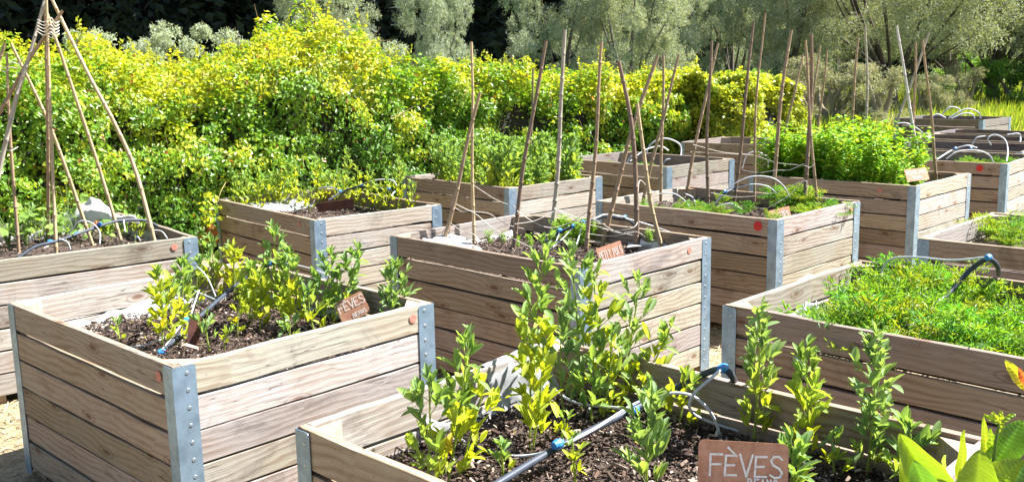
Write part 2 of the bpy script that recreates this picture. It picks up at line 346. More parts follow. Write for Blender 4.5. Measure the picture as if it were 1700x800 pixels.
def base_at(k, px, py, mrg=.06):
    """point where the pixel's ray enters soil of bed k (or the space just above it)"""
    z0 = SOILZ.get(k, .6)
    for z in np.linspace(z0, RIM+.25, 60):
        p = PZ(px, py, z)
        if inside(k, p, mrg): return p
    # walk outside: nearest interior point
    p = PZ(px, py, RIM); x, y, a, u, v = BEDS[k]; d = (p.x-x, p.y-y); lu = d[0]*math.cos(a)+d[1]*math.sin(a); lv = -d[0]*math.sin(a)+d[1]*math.cos(a)
    lu = min(max(lu, mrg), u-mrg); lv = min(max(lv, mrg), v-mrg); q = local(k, lu, lv); q.z = z0; return q
def local(k, lu, lv, z=0):
    x, y, a, u, v = BEDS[k]; return Vector((x+math.cos(a)*lu-math.sin(a)*lv, y+math.sin(a)*lu+math.cos(a)*lv, z))
def soil_mesh(k, u, v, z0, R):
    n = 44 if k in ('A', 'T', 'C') else 20; xs = np.linspace(-u/2+.031, u/2-.031, n); ys = np.linspace(-v/2+.031, v/2-.031, n)
    P = np.array([(x, y, 0.) for y in ys for x in xs]); P[:, 2] = z0 + .018*vnoise(P, 5, ord(k[0])) + .012*vnoise(P, 17, 2) + .010*vnoise(P, 40, 5)
    mb = MB(); mb.add(P, [(j*n+i, j*n+i+1, (j+1)*n+i+1, (j+1)*n+i) for j in range(n-1) for i in range(n-1)]); return mb
def make_bed(k):
    x, y, a, u, v = BEDS[k]; R = np.random.RandomState(sum(map(ord, k))*3)
    c = local(k, u/2, v/2); root = empty('raised_bed', c, a)
    tag(root, BLAB[k], 'raised bed', 'wooden raised beds in rows'); near = k in NEAR
    grey = np.array([.62, .64, .70]) if k in ('X1', 'X2', 'X3') else np.array([1, 1, 1.])  # far beds greyer, their purple-grey shade painted into the wood tint
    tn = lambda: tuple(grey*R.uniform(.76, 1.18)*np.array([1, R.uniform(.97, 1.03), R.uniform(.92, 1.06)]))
    panels = {}
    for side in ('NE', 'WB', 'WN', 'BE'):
        mb = MB()
        for i in range(6):
            zc = GZ+.05 + PITCH*(i+.5); h = PITCH - R.uniform(.006, .011) - (.003 if i == 5 else 0)
            if i == 5: zc += .002; 
            if i == 4 and side in ('WN', 'BE'): h -= .004
            yo = R.normal(0, .001)
            if side in ('NE', 'WB'):
                s = -1 if side == 'NE' else 1
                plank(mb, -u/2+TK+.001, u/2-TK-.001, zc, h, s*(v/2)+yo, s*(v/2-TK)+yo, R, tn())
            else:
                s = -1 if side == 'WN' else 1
                plank(mb, -v/2, v/2, zc, h, s*(u/2)+yo, s*(u/2-TK)+yo, R, tuple(np.array(tn())*(.84, .73, .62)), lambda V: np.c_[V[:, 1], V[:, 0], V[:, 2]])  # less bleached, browner sides, with shade also painted into the plank tint
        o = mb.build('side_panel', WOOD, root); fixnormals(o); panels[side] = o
        if near: b = o.modifiers.new('bevel', 'BEVEL'); b.width = .0035; b.segments = 2; b.limit_method = 'ANGLE'
    # corner posts (triangular) and brackets
    for cn, sx, sy in (('N', -1, -1), ('E', 1, -1), ('W', -1, 1), ('B', 1, 1)):
        mb = MB(); q = .105; ix, iy = sx*(u/2-TK-.001), sy*(v/2-TK-.001)
        tri = [(ix, iy), (ix-sx*q, iy), (ix, iy-sy*q)]; zt = RIM-.006 - R.uniform(0, .012); of = R.uniform(0, 30)
        V = [(p[0], p[1], z) for z in (GZ, zt) for p in tri]; G = [(z+of, p[0]*1.0+p[1]+of, 0) for z in (GZ, zt) for p in tri]
        mb.add(V, [(0, 1, 2), (3, 5, 4), (0, 3, 4, 1), (1, 4, 5, 2), (2, 5, 3, 0)], G, tuple(grey*np.array((1.15, .98, .80))))
        fixnormals(mb.build('corner_post', WOOD, root))
        mb = MB(); t = .0025; fu, fv = .088, .066; z0, z1 = GZ+.02, RIM-.009; X0, Y0 = sx*(u/2+.0015), sy*(v/2+.0015)
        prof = [(X0-sx*fu, Y0), (X0, Y0), (X0, Y0-sy*fv)]; outp = [(X0-sx*fu, Y0+sy*t), (X0+sx*t, Y0+sy*t), (X0+sx*t, Y0-sy*fv)]
        rc = .012  # rounded upper corner of each flange
        for A_, B_ in ((0, 1), (2, 1)):
            def pt(P_, s_): return (P_[A_][0]+(P_[B_][0]-P_[A_][0])*s_, P_[A_][1]+(P_[B_][1]-P_[A_][1])*s_)
            L0 = fu if A_ == 0 else fv; st = [(0, z0)] + [(0, z1-rc)] + [((rc-rc*math.cos(w))/L0, z1-rc+rc*math.sin(w)) for w in (.5, 1.0, 1.57)] + [(1, z1), (1, z0)]
            V = [(*pt(outp, s_), z) for s_, z in st] + [(*pt(prof, s_), z) for s_, z in st]; m2 = len(st)
            mb.add(V, [tuple(range(m2)), tuple(range(2*m2-1, m2-1, -1))] + [(i, (i+1) % m2, m2+(i+1) % m2, m2+i) for i in range(m2)])
        br = mb.build('corner_bracket', GALV, root); fixnormals(br)
        if near and cn in ('N', 'E', 'W') :
            for i in range(12):
                z = .715 - PITCH/2*i - (.0 if i % 2 == 0 else 0.0)
                if cn in ('N', 'E') : r_ = link('rivet', RIV, br); r_.location = (sx*(u/2) - sx*.052, sy*(v/2+.0015+t), z + R.normal(0, .001)); r_.rotation_euler = (math.pi/2, 0, 0)
                if cn in ('N', 'W'): r_ = link('rivet', RIV, br); r_.location = (sx*(u/2+.0015+t), sy*(v/2) - sy*.038, z-.012); r_.rotation_euler = (math.pi/2, 0, -math.pi/2)
    # red dots
    def dot(side, s_, bright, dz=0):
        d = link('paint_mark', DOT[bright], panels[side])
        if side == 'WN': d.location = (-u/2-.0045, -v/2+s_, RIM-.058+dz); d.rotation_euler = (math.pi/2, 0, -math.pi/2)
        else: d.location = (u/2-s_, -v/2-.0045, RIM-.055+dz); d.rotation_euler = (math.pi/2, 0, 0)
    if k == 'A': dot('WN', .10, 0); dot('NE', .12, 0)
    if k == 'L': dot('NE', .15, 0)
    if k == 'BB': dot('WN', .22, 0)
    if k == 'C': dot('NE', .22, 0)
    if k == 'K': dot('WN', .14, 1); dot('NE', .13, 0)
    if k == 'P': dot('WN', .30, 0)
    if k == 'Q': dot('WN', .25, 1)
    # inner felt and soil
    z0 = SOILZ.get(k, .56); ft = min(z0+.005, RIM-PITCH-.006)
    mb = MB(); e = .0008
    for s in (-1, 1):
        for (x0, x1, y0, y1) in ((-u/2+TK+e, u/2-TK-e, s*(v/2-TK-e), s*(v/2-TK-e-.002)), (s*(u/2-TK-e), s*(u/2-TK-e-.002), -v/2+TK+e+.003, v/2-TK-e-.003)):
            x0, x1 = sorted((x0, x1)); y0, y1 = sorted((y0, y1)); V = [(a_, b_, c_) for c_ in (GZ+.06, ft) for b_ in (y0, y1) for a_ in (x0, x1)]
            mb.add(V, [(0, 1, 3, 2), (4, 6, 7, 5), (0, 4, 5, 1), (2, 3, 7, 6), (0, 2, 6, 4), (1, 5, 7, 3)])
    mb.build('felt_lining', FELT, root)
    sm = soil_mesh(k, u-.004, v-.004, z0, R); sm.build('soil', SOIL, root, True)
    if k in ('A', 'T', 'C', 'K', 'BB', 'L', 'S'):
        nch = {'A': 9000, 'T': 15000, 'C': 4000}.get(k, 1800); P = np.c_[R.uniform(-u/2+.04, u/2-.04, nch), R.uniform(-v/2+.04, v/2-.04, nch), np.full(nch, z0)+.012]
        P[:, 2] = z0 + .018*vnoise(P*[1, 1, 0], 5, ord(k[0])) + .018 + R.uniform(-.012, .012, nch); an = R.uniform(0, 6.28, nch)
        X = np.c_[np.cos(an), np.sin(an), R.normal(0, .35, nch)]; N = np.c_[R.normal(0, .5, (nch, 2)), np.ones(nch)]
        pal = np.array([(.09, .060, .045), (.17, .125, .10), (.05, .035, .028), (.30, .235, .19), (.46, .39, .32), (.07, .05, .04), (.12, .075, .055)])
        C = pal[R.choice(7, nch, p=[.25, .17, .22, .11, .07, .1, .08])]*R.uniform(.6, 1.35, (nch, 1)); fl = R.uniform(0, 1, nch) < .006; C[fl] = (.42, .36, .06); ln = R.gamma(1.5, .0065, nch)+.004; wd = np.minimum(ln*R.uniform(.12, .6, nch), .012)
        T_CH = (np.array([(0, -.5, 0), (1, -.35, 0), (.9, .5, .05), (.1, .4, .05), (.05, -.4, .22), (.95, -.3, .2), (.85, .4, .22), (.12, .35, .2)], float), np.array([(0, 3, 2, 1), (4, 5, 6, 7), (0, 1, 5, 4), (1, 2, 6, 5), (2, 3, 7, 6), (3, 0, 4, 7)]))
        me = raw_mesh('bark_mulch', *inst(T_CH, P, X, N, ln, wd, C), CHIP); tag(link('bark_mulch', me, root), kind='stuff')
    return root
ROOT = {k: make_bed(k) for k in BEDS}
def liner(k, edges, m, seed=1, top=.07, lean=.02):
    """folded sheet strip standing along inner walls; edges: list of (side, s0, s1) in metres along the wall"""
    x, y, a, u, v = BEDS[k]; R = np.random.RandomState(seed); z0 = SOILZ[k]
    for side, s0, s1, hh in edges:
        n = 34; rows = 6; V = []
        for j in range(rows+1):
            t = j/rows
            for i in range(n+1):
                s_ = s0+(s1-s0)*i/n; w = .006+lean*(.5+.5*math.sin(s_*31+seed)) * (1-t) + .012*(1-t) + .008*math.sin(s_*57+3*t+seed)
                z = z0-.02 + (hh*(.75+.25*math.sin(s_*9+seed)+.12*math.sin(s_*37+seed*2))+.02)*t
                if side == 'WB': q = (-u/2+s_, v/2-TK-w-.004)
                elif side == 'BE': q = (u/2-TK-w-.004, -v/2+s_)
                elif side == 'WN': q = (-u/2+TK+w+.004, -v/2+s_)
                else: q = (-u/2+s_, -v/2+TK+w+.004)
                V.append((q[0], q[1], z))
        mb = MB(); mb.add(V, [(j*(n+1)+i, j*(n+1)+i+1, (j+1)*(n+1)+i+1, (j+1)*(n+1)+i) for j in range(rows) for i in range(n)])
        o = mb.build('liner_sheet', m, ROOT[k], True); s = o.modifiers.new('solid', 'SOLIDIFY'); s.thickness = .0015
liner('A', [('WB', .12, 1.1, .075), ('BE', .3, 1.4, .05)], FLEECE, 2)
liner('C', [('WB', .15, 1.05, .05), ('NE', .4, 1.05, .10), ('BE', .05, .5, .08)], FLEECE, 4)
liner('T', [('WB', .45, 1.05, .10)], LINER, 5)
liner('L', [('WB', .1, 1.1, .07), ('BE', .3, 1.4, .07)], LINER, 7)
liner('R', [('WB', .12, .75, .09)], LINER, 8)
liner('BB', [('WB', .1, .9, .06)], LINER, 9)
def sheet(name, grid, m, label, cat, thick=.002, parent=None, rough=.012, seed=3):
    """crumpled cloth through a coarse grid of 3D points"""
    G = np.array([[list(p) for p in row] for row in grid]); h, w = G.shape[:2]; n1, n2 = 28, 28; V = []
    for j in range(n1+1):
        tj = j/n1*(h-1); j0 = min(int(tj), h-2); fj = tj-j0; fj = fj*fj*(3-2*fj)
        for i in range(n2+1):
            ti = i/n2*(w-1); i0 = min(int(ti), w-2); fi = ti-i0; fi = fi*fi*(3-2*fi)
            V.append((G[j0, i0]*(1-fi)+G[j0, i0+1]*fi)*(1-fj)+(G[j0+1, i0]*(1-fi)+G[j0+1, i0+1]*fi)*fj)
    V = np.array(V); V = V + np.c_[vnoise(V, 14, seed), vnoise(V, 14, seed+1), vnoise(V, 11, seed+2)]*rough + np.c_[vnoise(V, 40, seed), vnoise(V, 40, seed+1), vnoise(V, 35, seed+2)]*rough*.35
    mb = MB(); mb.add(V, [(j*(n2+1)+i, j*(n2+1)+i+1, (j+1)*(n2+1)+i+1, (j+1)*(n2+1)+i) for j in range(n1) for i in range(n2)])
    o = mb.build(name, m, parent, True); s = o.modifiers.new('solid', 'SOLIDIFY'); s.thickness = thick
    return tag(o, label, cat) if label else o
def gl(k, pts): return [[local(k, *p) for p in r] for r in pts]
u, v = BEDS['T'][3:]
sheet('liner_cloth', gl('T', [[(.78, v-.035, .50), (.9, v-.05, .52), (1.02, v-.06, .52), (1.13, v-.10, .50)], [(.76, v-.032, .66), (.9, v-.04, .68), (1.02, v-.045, .68), (1.14, v-.06, .66)],
    [(.74, v-.02, .757), (.88, v-.02, .765), (1.02, v-.02, .768), (1.15, v-.02, .765)], [(.72, v+.02, .745), (.86, v+.022, .74), (1.0, v+.025, .735), (1.12, v+.022, .72)]]), LINER,
    'crumpled grey liner cloth folded over the rim of the nearest bed', 'cloth', rough=.008, seed=6)
u, v = BEDS['L'][3:]
sheet('plastic_sheet', [[PY(105, 385, 6.75), PY(140, 372, 6.8), PY(180, 368, 6.75), PY(232, 372, 6.5)], [PY(100, 370, 6.8), PY(145, 350, 6.8), PY(185, 357, 6.75), PY(225, 366, 6.5)], [PY(108, 352, 6.9), PY(155, 324, 6.9), PY(185, 352, 6.8), PY(218, 359, 6.6)]],
    FLEECE, 'crumpled translucent white sheet standing up at the hedge side of the left bed', 'cloth', rough=.02, seed=8)
b = base_at('C', 800, 395)
u, v = BEDS['C'][3:]
sheet('fleece_cloth', gl('C', [[(.20, v-.35, .605), (.36, v-.38, .61), (.52, v-.33, .605)], [(.18, v-.16, .64), (.36, v-.18, .66), (.54, v-.15, .63)], [(.2, v-.05, .69), (.36, v-.05, .70), (.55, v-.05, .67)]]),
    FLEECE, 'crumpled white fleece at the left inside the PETIT POIS bed', 'cloth', rough=.022, seed=9)
sheet('fleece_cloth', [[PY(1040, 412, 5.9), PY(1075, 406, 5.95), PY(1120, 398, 6.0)], [PY(1045, 402, 6.1), PY(1085, 399, 6.1), PY(1125, 394, 6.1)]],
    FLEECE, 'white fleece folded down in the right corner of the PETIT POIS bed', 'cloth', rough=.01, seed=19)
sheet('fleece_cloth', [[PY(1312, 490, 4.55), PY(1345, 489, 4.6), PY(1385, 486, 4.7)], [PY(1318, 470, 4.75), PY(1345, 462, 4.75), PY(1390, 468, 4.8)], [PY(1325, 466, 4.9), PY(1350, 460, 4.9), PY(1392, 461, 4.9)]],
    FLEECE, 'crumpled white cloth in the left corner of the carrot top bed', 'cloth', rough=.02, seed=12)
u, v = BEDS['BB'][3:]
sheet('fleece_cloth', gl('BB', [[(.30, v-.20, .60), (.5, v-.24, .61), (.7, v-.2, .605)], [(.25, v-.12, .63), (.5, v-.14, .66), (.75, v-.12, .63)], [(.22, v-.05, .69), (.5, v-.05, .70), (.8, v-.05, .68)]]),
    LINER, 'pale cloth banked against the back of the bed with spindly beans', 'cloth', rough=.02, seed=13)
# ------------------------------------------------------------------ canes
def cane(bot, top, r, label, tint, group, bed=None, curve=.0, rs=None, mid=None):
    R = np.random.RandomState(rs or 1); n = 34
    b = np.array(bot); t = np.array(top)
    if mid is not None: pts = np.array([list(p) for p in smooth_path([bot, *mid, top], 33)])
    else:
        pts = b[None]*(1-np.linspace(0, 1, n)[:, None]) + t[None]*np.linspace(0, 1, n)[:, None]
        ph = R.uniform(0, 6); s_ = np.linspace(0, 1, n); side = np.array([1, .2, 0])
        pts = pts + side*((np.sin(s_*math.pi)*R.normal(0, .018) + .004*np.sin(s_*9+ph))[:, None])
    r *= 1.32; n = len(pts); L = np.linalg.norm(t-b); s_ = np.linspace(0, 1, n); rad = r*(1.05-.35*s_)
    # dense path so the nodes swell
    q = []; rr = []; tt = []; k = max(3, int(L/.14)); nodes = (np.arange(1, k)+R.uniform(-.2, .2, k-1))/k
    S2 = np.unique(np.r_[np.linspace(0, 1, 26), nodes, nodes-.006/L, nodes+.006/L]); S2 = S2[(S2 >= 0) & (S2 <= 1)]
    P2 = np.c_[[np.interp(S2, s_, pts[:, i]) for i in range(3)]].T; r2_ = np.interp(S2, s_, rad)
    isn = np.array([np.min(np.abs(nodes-x)) < 1e-6 for x in S2]); r2_ = r2_*np.where(isn, 1.28, 1)
    V, Fq, C = tube_arr(P2, r2_, 8, tint); C = C*np.repeat(np.where(isn, .55, 1)*np.random.RandomState(5).uniform(.85, 1.1, len(S2)), 8)[:, None]
    V0 = V - b
    me = raw_mesh('bamboo_cane', V0, Fq, C, CANE, True); o = link('bamboo_cane', me); o.location = bot
    return tag(o, label, 'garden cane', group)
TAN = (.50, .385, .225); BRN = (.36, .26, .165); GRY = (.42, .375, .31); DRK = (.22, .155, .11)
def bedcane(k, bx, by, tx, ty, label, tint=BRN, r=.0095, dy=0, grp='canes standing in the beds', sd_=1, mrg=.06):
    p = base_at(k, bx, by, mrg); t = PY(tx, ty, p.y+dy)
    d = (p-t).normalized(); z0 = SOILZ.get(k, .6)-.03
    if p.z > z0: p = p + d*((z0-p.z)/d.z)
    return cane(p, t, r, label, tint, grp, rs=sd_)
for i, (bx, by, tx, ty, tint, r, lb) in enumerate([
    (738, 400, 796, 153, BRN, .0105, 'short brown cane leaning right, leftmost in the PETIT POIS bed'),
    (786, 408, 783, 70, TAN, .0085, 'slim upright cane crossed by the leftmost leaning cane of the PETIT POIS bed'),
    (851, 419, 907, 68, DRK, .0105, 'thick dark cane leaning right from the near rim of the PETIT POIS bed'),
    (915, 403, 937, 50, GRY, .0115, 'thick straight grey cane in the middle of the PETIT POIS bed'),
    (973, 419, 999, 69, BRN, .010, 'tall brown cane with a splinter, just left of the crossing canes'),
    (1002, 406, 1091, 92, BRN, .0115, 'cane leaning strongly right across the others of the PETIT POIS bed'),
    (1054, 417, 1028, 102, DRK, .0125, 'thick dark cane leaning left behind the PETIT POIS sign'),
    (1098, 400, 1059, 172, TAN, .0105, 'short tan cane leaning left, rightmost in the PETIT POIS bed')]):
    bedcane('C', bx, by, tx, ty, lb, tint, r, sd_=i+10)
bedcane('D', 872, 296, 885, 112, 'slim dark cane rising behind the thick dark leaning cane', DRK, .009, sd_=30)
for i, (bx, by, tx, ty, tint, r, lb) in enumerate([
    (1066, 342, 1128, 91, BRN, .0105, 'cane leaning right out of the left corner of the bed with feathery greens'),
    (1096, 340, 1102, 92, BRN, .010, 'upright brown cane crossing the cane at the left corner of its bed'),
    (1143, 312, 1193, 72, BRN, .011, 'cane leaning right whose tip meets a dark upright cane'),
    (1175, 348, 1182, 68, DRK, .0105, 'dark upright cane whose tip meets a leaning one'),
    (1221, 318, 1250, 38, DRK, .0105, 'dark cane left of the tallest slim cane'),
    (1253, 338, 1270, 22, BRN, .008, 'tallest slim cane, with its tip nearly at the top edge'),
    (1283, 347, 1313, 50, BRN, .0125, 'thick brown cane just right of the tallest slim cane'),
    (1332, 352, 1347, 56, DRK, .0125, 'thick dark cane at the right end of the feathery greens bed'),
    (1356, 344, 1337, 67, BRN, .009, 'thin cane leaning left, crossing the thick dark one at its top')]):
    bedcane('K', bx, by, tx, ty, lb, tint, r, sd_=i+40)
for i, (bx, by, tx, ty, tint, r, lb) in enumerate([
    (1290, 285, 1334, 90, BRN, .010, 'thin cane leaning right against the golden end of the hedge'),
    (1334, 285, 1361, 75, BRN, .010, 'cane behind the thin left-leaning cane, left of the pea thicket'),
    (1345, 280, 1373, 83, BRN, .010, 'slim short-topped cane on the left side of the pea thicket'),
    (1410, 280, 1425, 62, BRN, .012, 'brown cane rising from the middle of the pea thicket'),
    (1430, 275, 1437, 44, GRY, .011, 'grey upright cane beside the brown one in the pea thicket'),
    (1529, 277, 1489, 43, (.62, .60, .58), .012, 'pale silvery cane leaning left at the right of the pea thicket'),
    (1516, 280, 1521, 70, BRN, .0105, 'upright brown cane crossing the pale silvery cane'),
    (1554, 292, 1532, 67, BRN, .0115, 'rightmost brown cane, beside the pink-brown sign of the pea bed'),
    (1464, 270, 1543, 54, GRY, .012, 'grey weathered cane leaning far right behind the pea thicket')]):
    bedcane('P', bx, by, tx, ty, lb, tint, r, sd_=i+60)
# wigwam of the left bed
def LP(px, py, d=0): return PY(px, py, d)
WG = 'canes of the wigwams at the left edge'
def wcane(pts, r, tint, lb, s_):
    P = [PY(*p) for p in pts]; d = (P[0]-P[1]).normalized(); z0 = .58
    if P[0].z > z0: P[0] = P[0] + d*((z0-P[0].z)/d.z)
    cane(P[0], P[-1], r*.84, lb, tint, WG, rs=s_, mid=P[1:-1] or None)
wcane([(255, 397, 6.05), (227, 290, 6.1), (190, 205, 6.1), (150, 130, 6.1), (108, 45, 6.15), (84, -5, 6.15)], .0125, TAN, 'curved tan cane forming the right leg of the wigwam', 81)
wcane([(190, 364, 6.3), (168, 290, 6.3), (125, 160, 6.25), (84, 40, 6.2), (72, 5, 6.2)], .011, TAN, 'tan cane just inside the right leg of the wigwam', 82)
wcane([(80, 345, 6.5), (79, 200, 6.3), (74, -8, 6.2)], .0115, BRN, 'darker upright cane at the wigwam centre', 83)
wcane([(93, 412, 5.95), (84, 200, 6.05), (77, -2, 6.1)], .0105, TAN, 'upright tan cane in front of the darker central one', 84)
wcane([(134, 352, 6.5), (85, 215, 6.4), (18, 72, 6.3)], .0115, TAN, 'tan cane crossing behind the wigwam from upper left', 85)
wcane([(27, 362, 6.3), (17, 230, 6.3), (11, 88, 6.3)], .0105, BRN, 'upright brown cane close to the left edge', 86)
wcane([(-12, 335, 6.0), (20, 190, 6.05), (50, 90, 6.1), (78, -12, 6.15)], .0135, GRY, 'thick grey-brown cane forming the left leg of the wigwam', 87)
wcane([(-40, 250, 6.1), (0, 185, 6.1), (45, 105, 6.1), (104, 18, 6.1)], .013, BRN, 'cane slanting steeply across the wigwam top to the right', 88)
wcane([(-30, 180, 6.2), (-10, 125, 6.2), (8, 72, 6.2)], .011, BRN, 'cane tip poking in at the upper left edge', 89)
# ------------------------------------------------------------------ irrigation
def tube(pts, r, m, name, parent, n=30, loc=None, nn=8):
    P = np.array([list(p) for p in smooth_path(pts, n)])
    if loc is not None: P = P-np.array(loc)
    V, Fq, C = tube_arr(P, r, nn); me = raw_mesh(name, V, Fq, C, m, True); return link(name, me, parent)
def pz(l): return [PZ(*p) for p in l]
def irrigation(label, hose, tubes, conns, r=.0105, rt=.0042):
    """hose: list of Vectors; tubes: list of lists; conns: list of Vectors"""
    first = (hose or tubes[0])[0]; root = empty('drip_irrigation', first); tag(root, label, 'irrigation line', 'drip irrigation lines over the beds')
    if hose: tube(hose, r, HOSE, 'main_hose', root, 40, first, 12)
    for t in tubes: tube(t, rt, TUBE, 'drip_tube', root, 40, first)
    for c in conns:
        mb = MB(); p = c-first; d = r*1.25
        for (rx, ln, off) in ((d*1.1, d*1.1, (0, 0, 0)), (d*1.0, d*1.8, (0, 0, 0))):
            V, Fq, C = tube_arr([(p.x-ln/2, p.y-ln/2, p.z), (p.x-ln/4, p.y-ln/4, p.z+.0005), (p.x+ln/4, p.y+ln/4, p.z+.0005), (p.x+ln/2, p.y+ln/2, p.z)], [rx*.85, rx, rx, rx*.85], 10)
            mb.add(V, [tuple(f) for f in Fq] + [tuple(range(10)), tuple(range(30, 40))])
        mb.build('connector', BLUE, root)
irrigation('thick grey hose with looping pale tubes across the nearest bed', pz([(780, 832, .60), (830, 800, .62), (925, 743, .63), (1040, 685, .66), (1120, 645, .70), (1175, 618, .77), (1200, 613, .80), (1214, 622, .79), (1222, 640, .70)]),
    [pz([(1203, 608, .82), (1180, 628, .80), (1150, 656, .74), (1146, 680, .68), (1170, 697, .62), (1230, 716, .585), (1300, 731, .59), (1330, 748, .60), (1339, 790, .57), (1338, 830, .55)]),
     pz([(930, 742, .64), (985, 713, .67), (1050, 672, .70), (1100, 654, .73), (1145, 655, .73), (1175, 678, .68), (1190, 705, .62), (1196, 728, .57)]),
     pz([(1052, 680, .67), (1010, 675, .64), (955, 668, .60), (920, 645, .60), (926, 628, .60), (960, 628, .60), (985, 650, .59), (975, 690, .58)]),
     pz([(735, 730, .60), (733, 760, .57), (740, 800, .55)]),
     pz([(760, 725, .58), (785, 742, .59), (840, 756, .585), (890, 754, .60), (926, 742, .64)])],
    pz([(926, 737, .652), (1052, 681, .672), (1200, 611, .815)]), r=.0112, rt=.0050)
irrigation('dark hose with pale tube loops slanting over the front left bed', pz([(258, 596, .585), (285, 568, .60), (310, 545, .62), (360, 500, .65), (410, 460, .70), (445, 439, .79), (470, 438, .80), (490, 448, .77)]),
    [pz([(283, 442, .68), (294, 432, .74), (325, 442, .78), (344, 461, .74), (358, 492, .65)]), pz([(308, 476, .66), (330, 486, .66), (357, 497, .65)]), pz([(330, 482, .72), (318, 520, .68), (312, 550, .62), (312, 585, .58)]),
     pz([(313, 528, .66), (290, 550, .62), (250, 570, .60), (205, 577, .585)]), pz([(156, 556, .57), (168, 543, .60), (186, 549, .57)]), pz([(308, 530, .65), (285, 560, .62), (266, 584, .60)]), pz([(447, 435, .80), (492, 440, .78), (536, 453, .76), (560, 470, .70)])],
    pz([(311, 531, .66), (268, 584, .60), (449, 437, .80)]), r=.010, rt=.0036)
irrigation('black hose arching over the carrot tops with one square pale loop', pz([(1503, 545, .66), (1535, 517, .68), (1575, 487, .72), (1612, 447, .82), (1640, 430, .88), (1655, 440, .84), (1658, 455, .76)]),
    [pz([(1465, 482, .68), (1464, 450, .76), (1480, 430, .83), (1520, 427, .86), (1580, 432, .87), (1638, 427, .90)]), pz([(1500, 540, .70), (1515, 541, .72), (1545, 553, .70), (1600, 556, .70), (1650, 552, .70)])],
    pz([(1641, 427, .90), (1507, 541, .70)]), r=.011, rt=.0048)
irrigation('navy hose with three pale droppers inside the PETIT POIS bed', [PY(905, 400, 6.1), PY(935, 383, 6.15), PY(966, 370, 6.2), PY(1000, 361, 6.3), PY(1036, 363, 6.4), PY(1055, 374, 6.5)],
    [[PY(929, 384, 6.13), PY(925, 396, 6.1), PY(918, 410, 6.0)], [PY(952, 377, 6.17), PY(935, 395, 6.1), PY(914, 414, 6.0)], [PY(967, 371, 6.2), PY(962, 390, 6.1), PY(955, 412, 6.0)], [PY(1038, 362, 6.38), PY(1080, 374, 6.5), PY(1130, 392, 6.4)], [PY(1038, 360, 6.38), PY(1005, 356, 6.3), PY(985, 364, 6.2)]],
    [PY(929, 382, 6.13), PY(952, 375, 6.17), PY(967, 369, 6.2), PY(1037, 360, 6.4)], r=.0095, rt=.0042)
irrigation('pale tube arches springing from a blue joint between the tall canes', [PY(1178, 348, 7.2), PY(1202, 322, 7.3), PY(1222, 312, 7.4)],
    [[PY(1205, 316, 7.3), PY(1225, 302, 7.3), PY(1250, 293, 7.3), PY(1280, 295, 7.3), PY(1300, 308, 7.3), PY(1312, 330, 7.3)], [PY(1222, 312, 7.4), PY(1250, 306, 7.4), PY(1275, 310, 7.4), PY(1290, 322, 7.4)], [PY(1190, 343, 7.2), PY(1212, 338, 7.2), PY(1232, 348, 7.2)],
     [PY(1098, 320, 7.3), PY(1120, 322, 7.3), PY(1135, 332, 7.3), PY(1146, 345, 7.2)], [PY(1138, 322, 7.5), PY(1150, 328, 7.5), PY(1156, 342, 7.4)]], [PY(1204, 318, 7.3)], r=.009, rt=.0048)
irrigation('tall white tube hoop over the almost empty bed', [],
    [[PY(1040, 272, 11.2), PY(1048, 260, 11.2), PY(1060, 258, 11.2)], [PY(1070, 262, 11.5), PY(1080, 240, 11.5), PY(1102, 230, 11.5), PY(1125, 237, 11.5), PY(1131, 250, 11.5), PY(1126, 272, 11.4)], [PY(1046, 268, 11.3), PY(1070, 250, 11.4), PY(1095, 243, 11.5), PY(1110, 250, 11.5)], [PY(1100, 273, 11.2), PY(1106, 266, 11.2), PY(1114, 264, 11.2)]], [], rt=.009)
irrigation('dark hose arc with two pale arches over the bed with spindly beans', [PY(545, 333, 8.0), PY(570, 318, 8.1), PY(600, 309, 8.1), PY(625, 312, 8.2), PY(650, 316, 8.2)],
    [[PY(600, 306, 8.1), PY(625, 299, 8.1), PY(650, 299, 8.1), PY(660, 310, 8.1)], [PY(655, 318, 8.1), PY(648, 328, 8.0), PY(644, 338, 7.9)], [PY(530, 312, 8.4), PY(550, 311, 8.3), PY(565, 318, 8.2)]], [PY(565, 318, 8.1), PY(601, 308, 8.1), PY(645, 313, 8.2)], r=.009, rt=.0055)
irrigation('dark hose with blue joints running through the leafy left bed', [PY(30, 428, 5.6), PY(60, 409, 5.7), PY(95, 400, 5.8), PY(150, 381, 6.0), PY(195, 367, 6.2), PY(240, 366, 6.35), PY(262, 376, 6.4)],
    [[PY(50, 400, 5.8), PY(58, 388, 5.8), PY(70, 384, 5.8)], [PY(110, 395, 5.9), PY(130, 369, 5.9), PY(150, 369, 5.9), PY(165, 384, 5.9), PY(166, 405, 5.85)], [PY(98, 396, 5.8), PY(112, 402, 5.8), PY(117, 414, 5.8)], [PY(205, 365, 6.2), PY(208, 385, 6.1)], [PY(252, 382, 6.3), PY(268, 384, 6.3), PY(278, 396, 6.2)], [PY(222, 402, 6.0), PY(228, 393, 6.0), PY(233, 400, 6.0)]],
    [PY(83, 401, 5.8), PY(128, 388, 5.95), PY(165, 372, 6.05)], r=.009, rt=.0040)
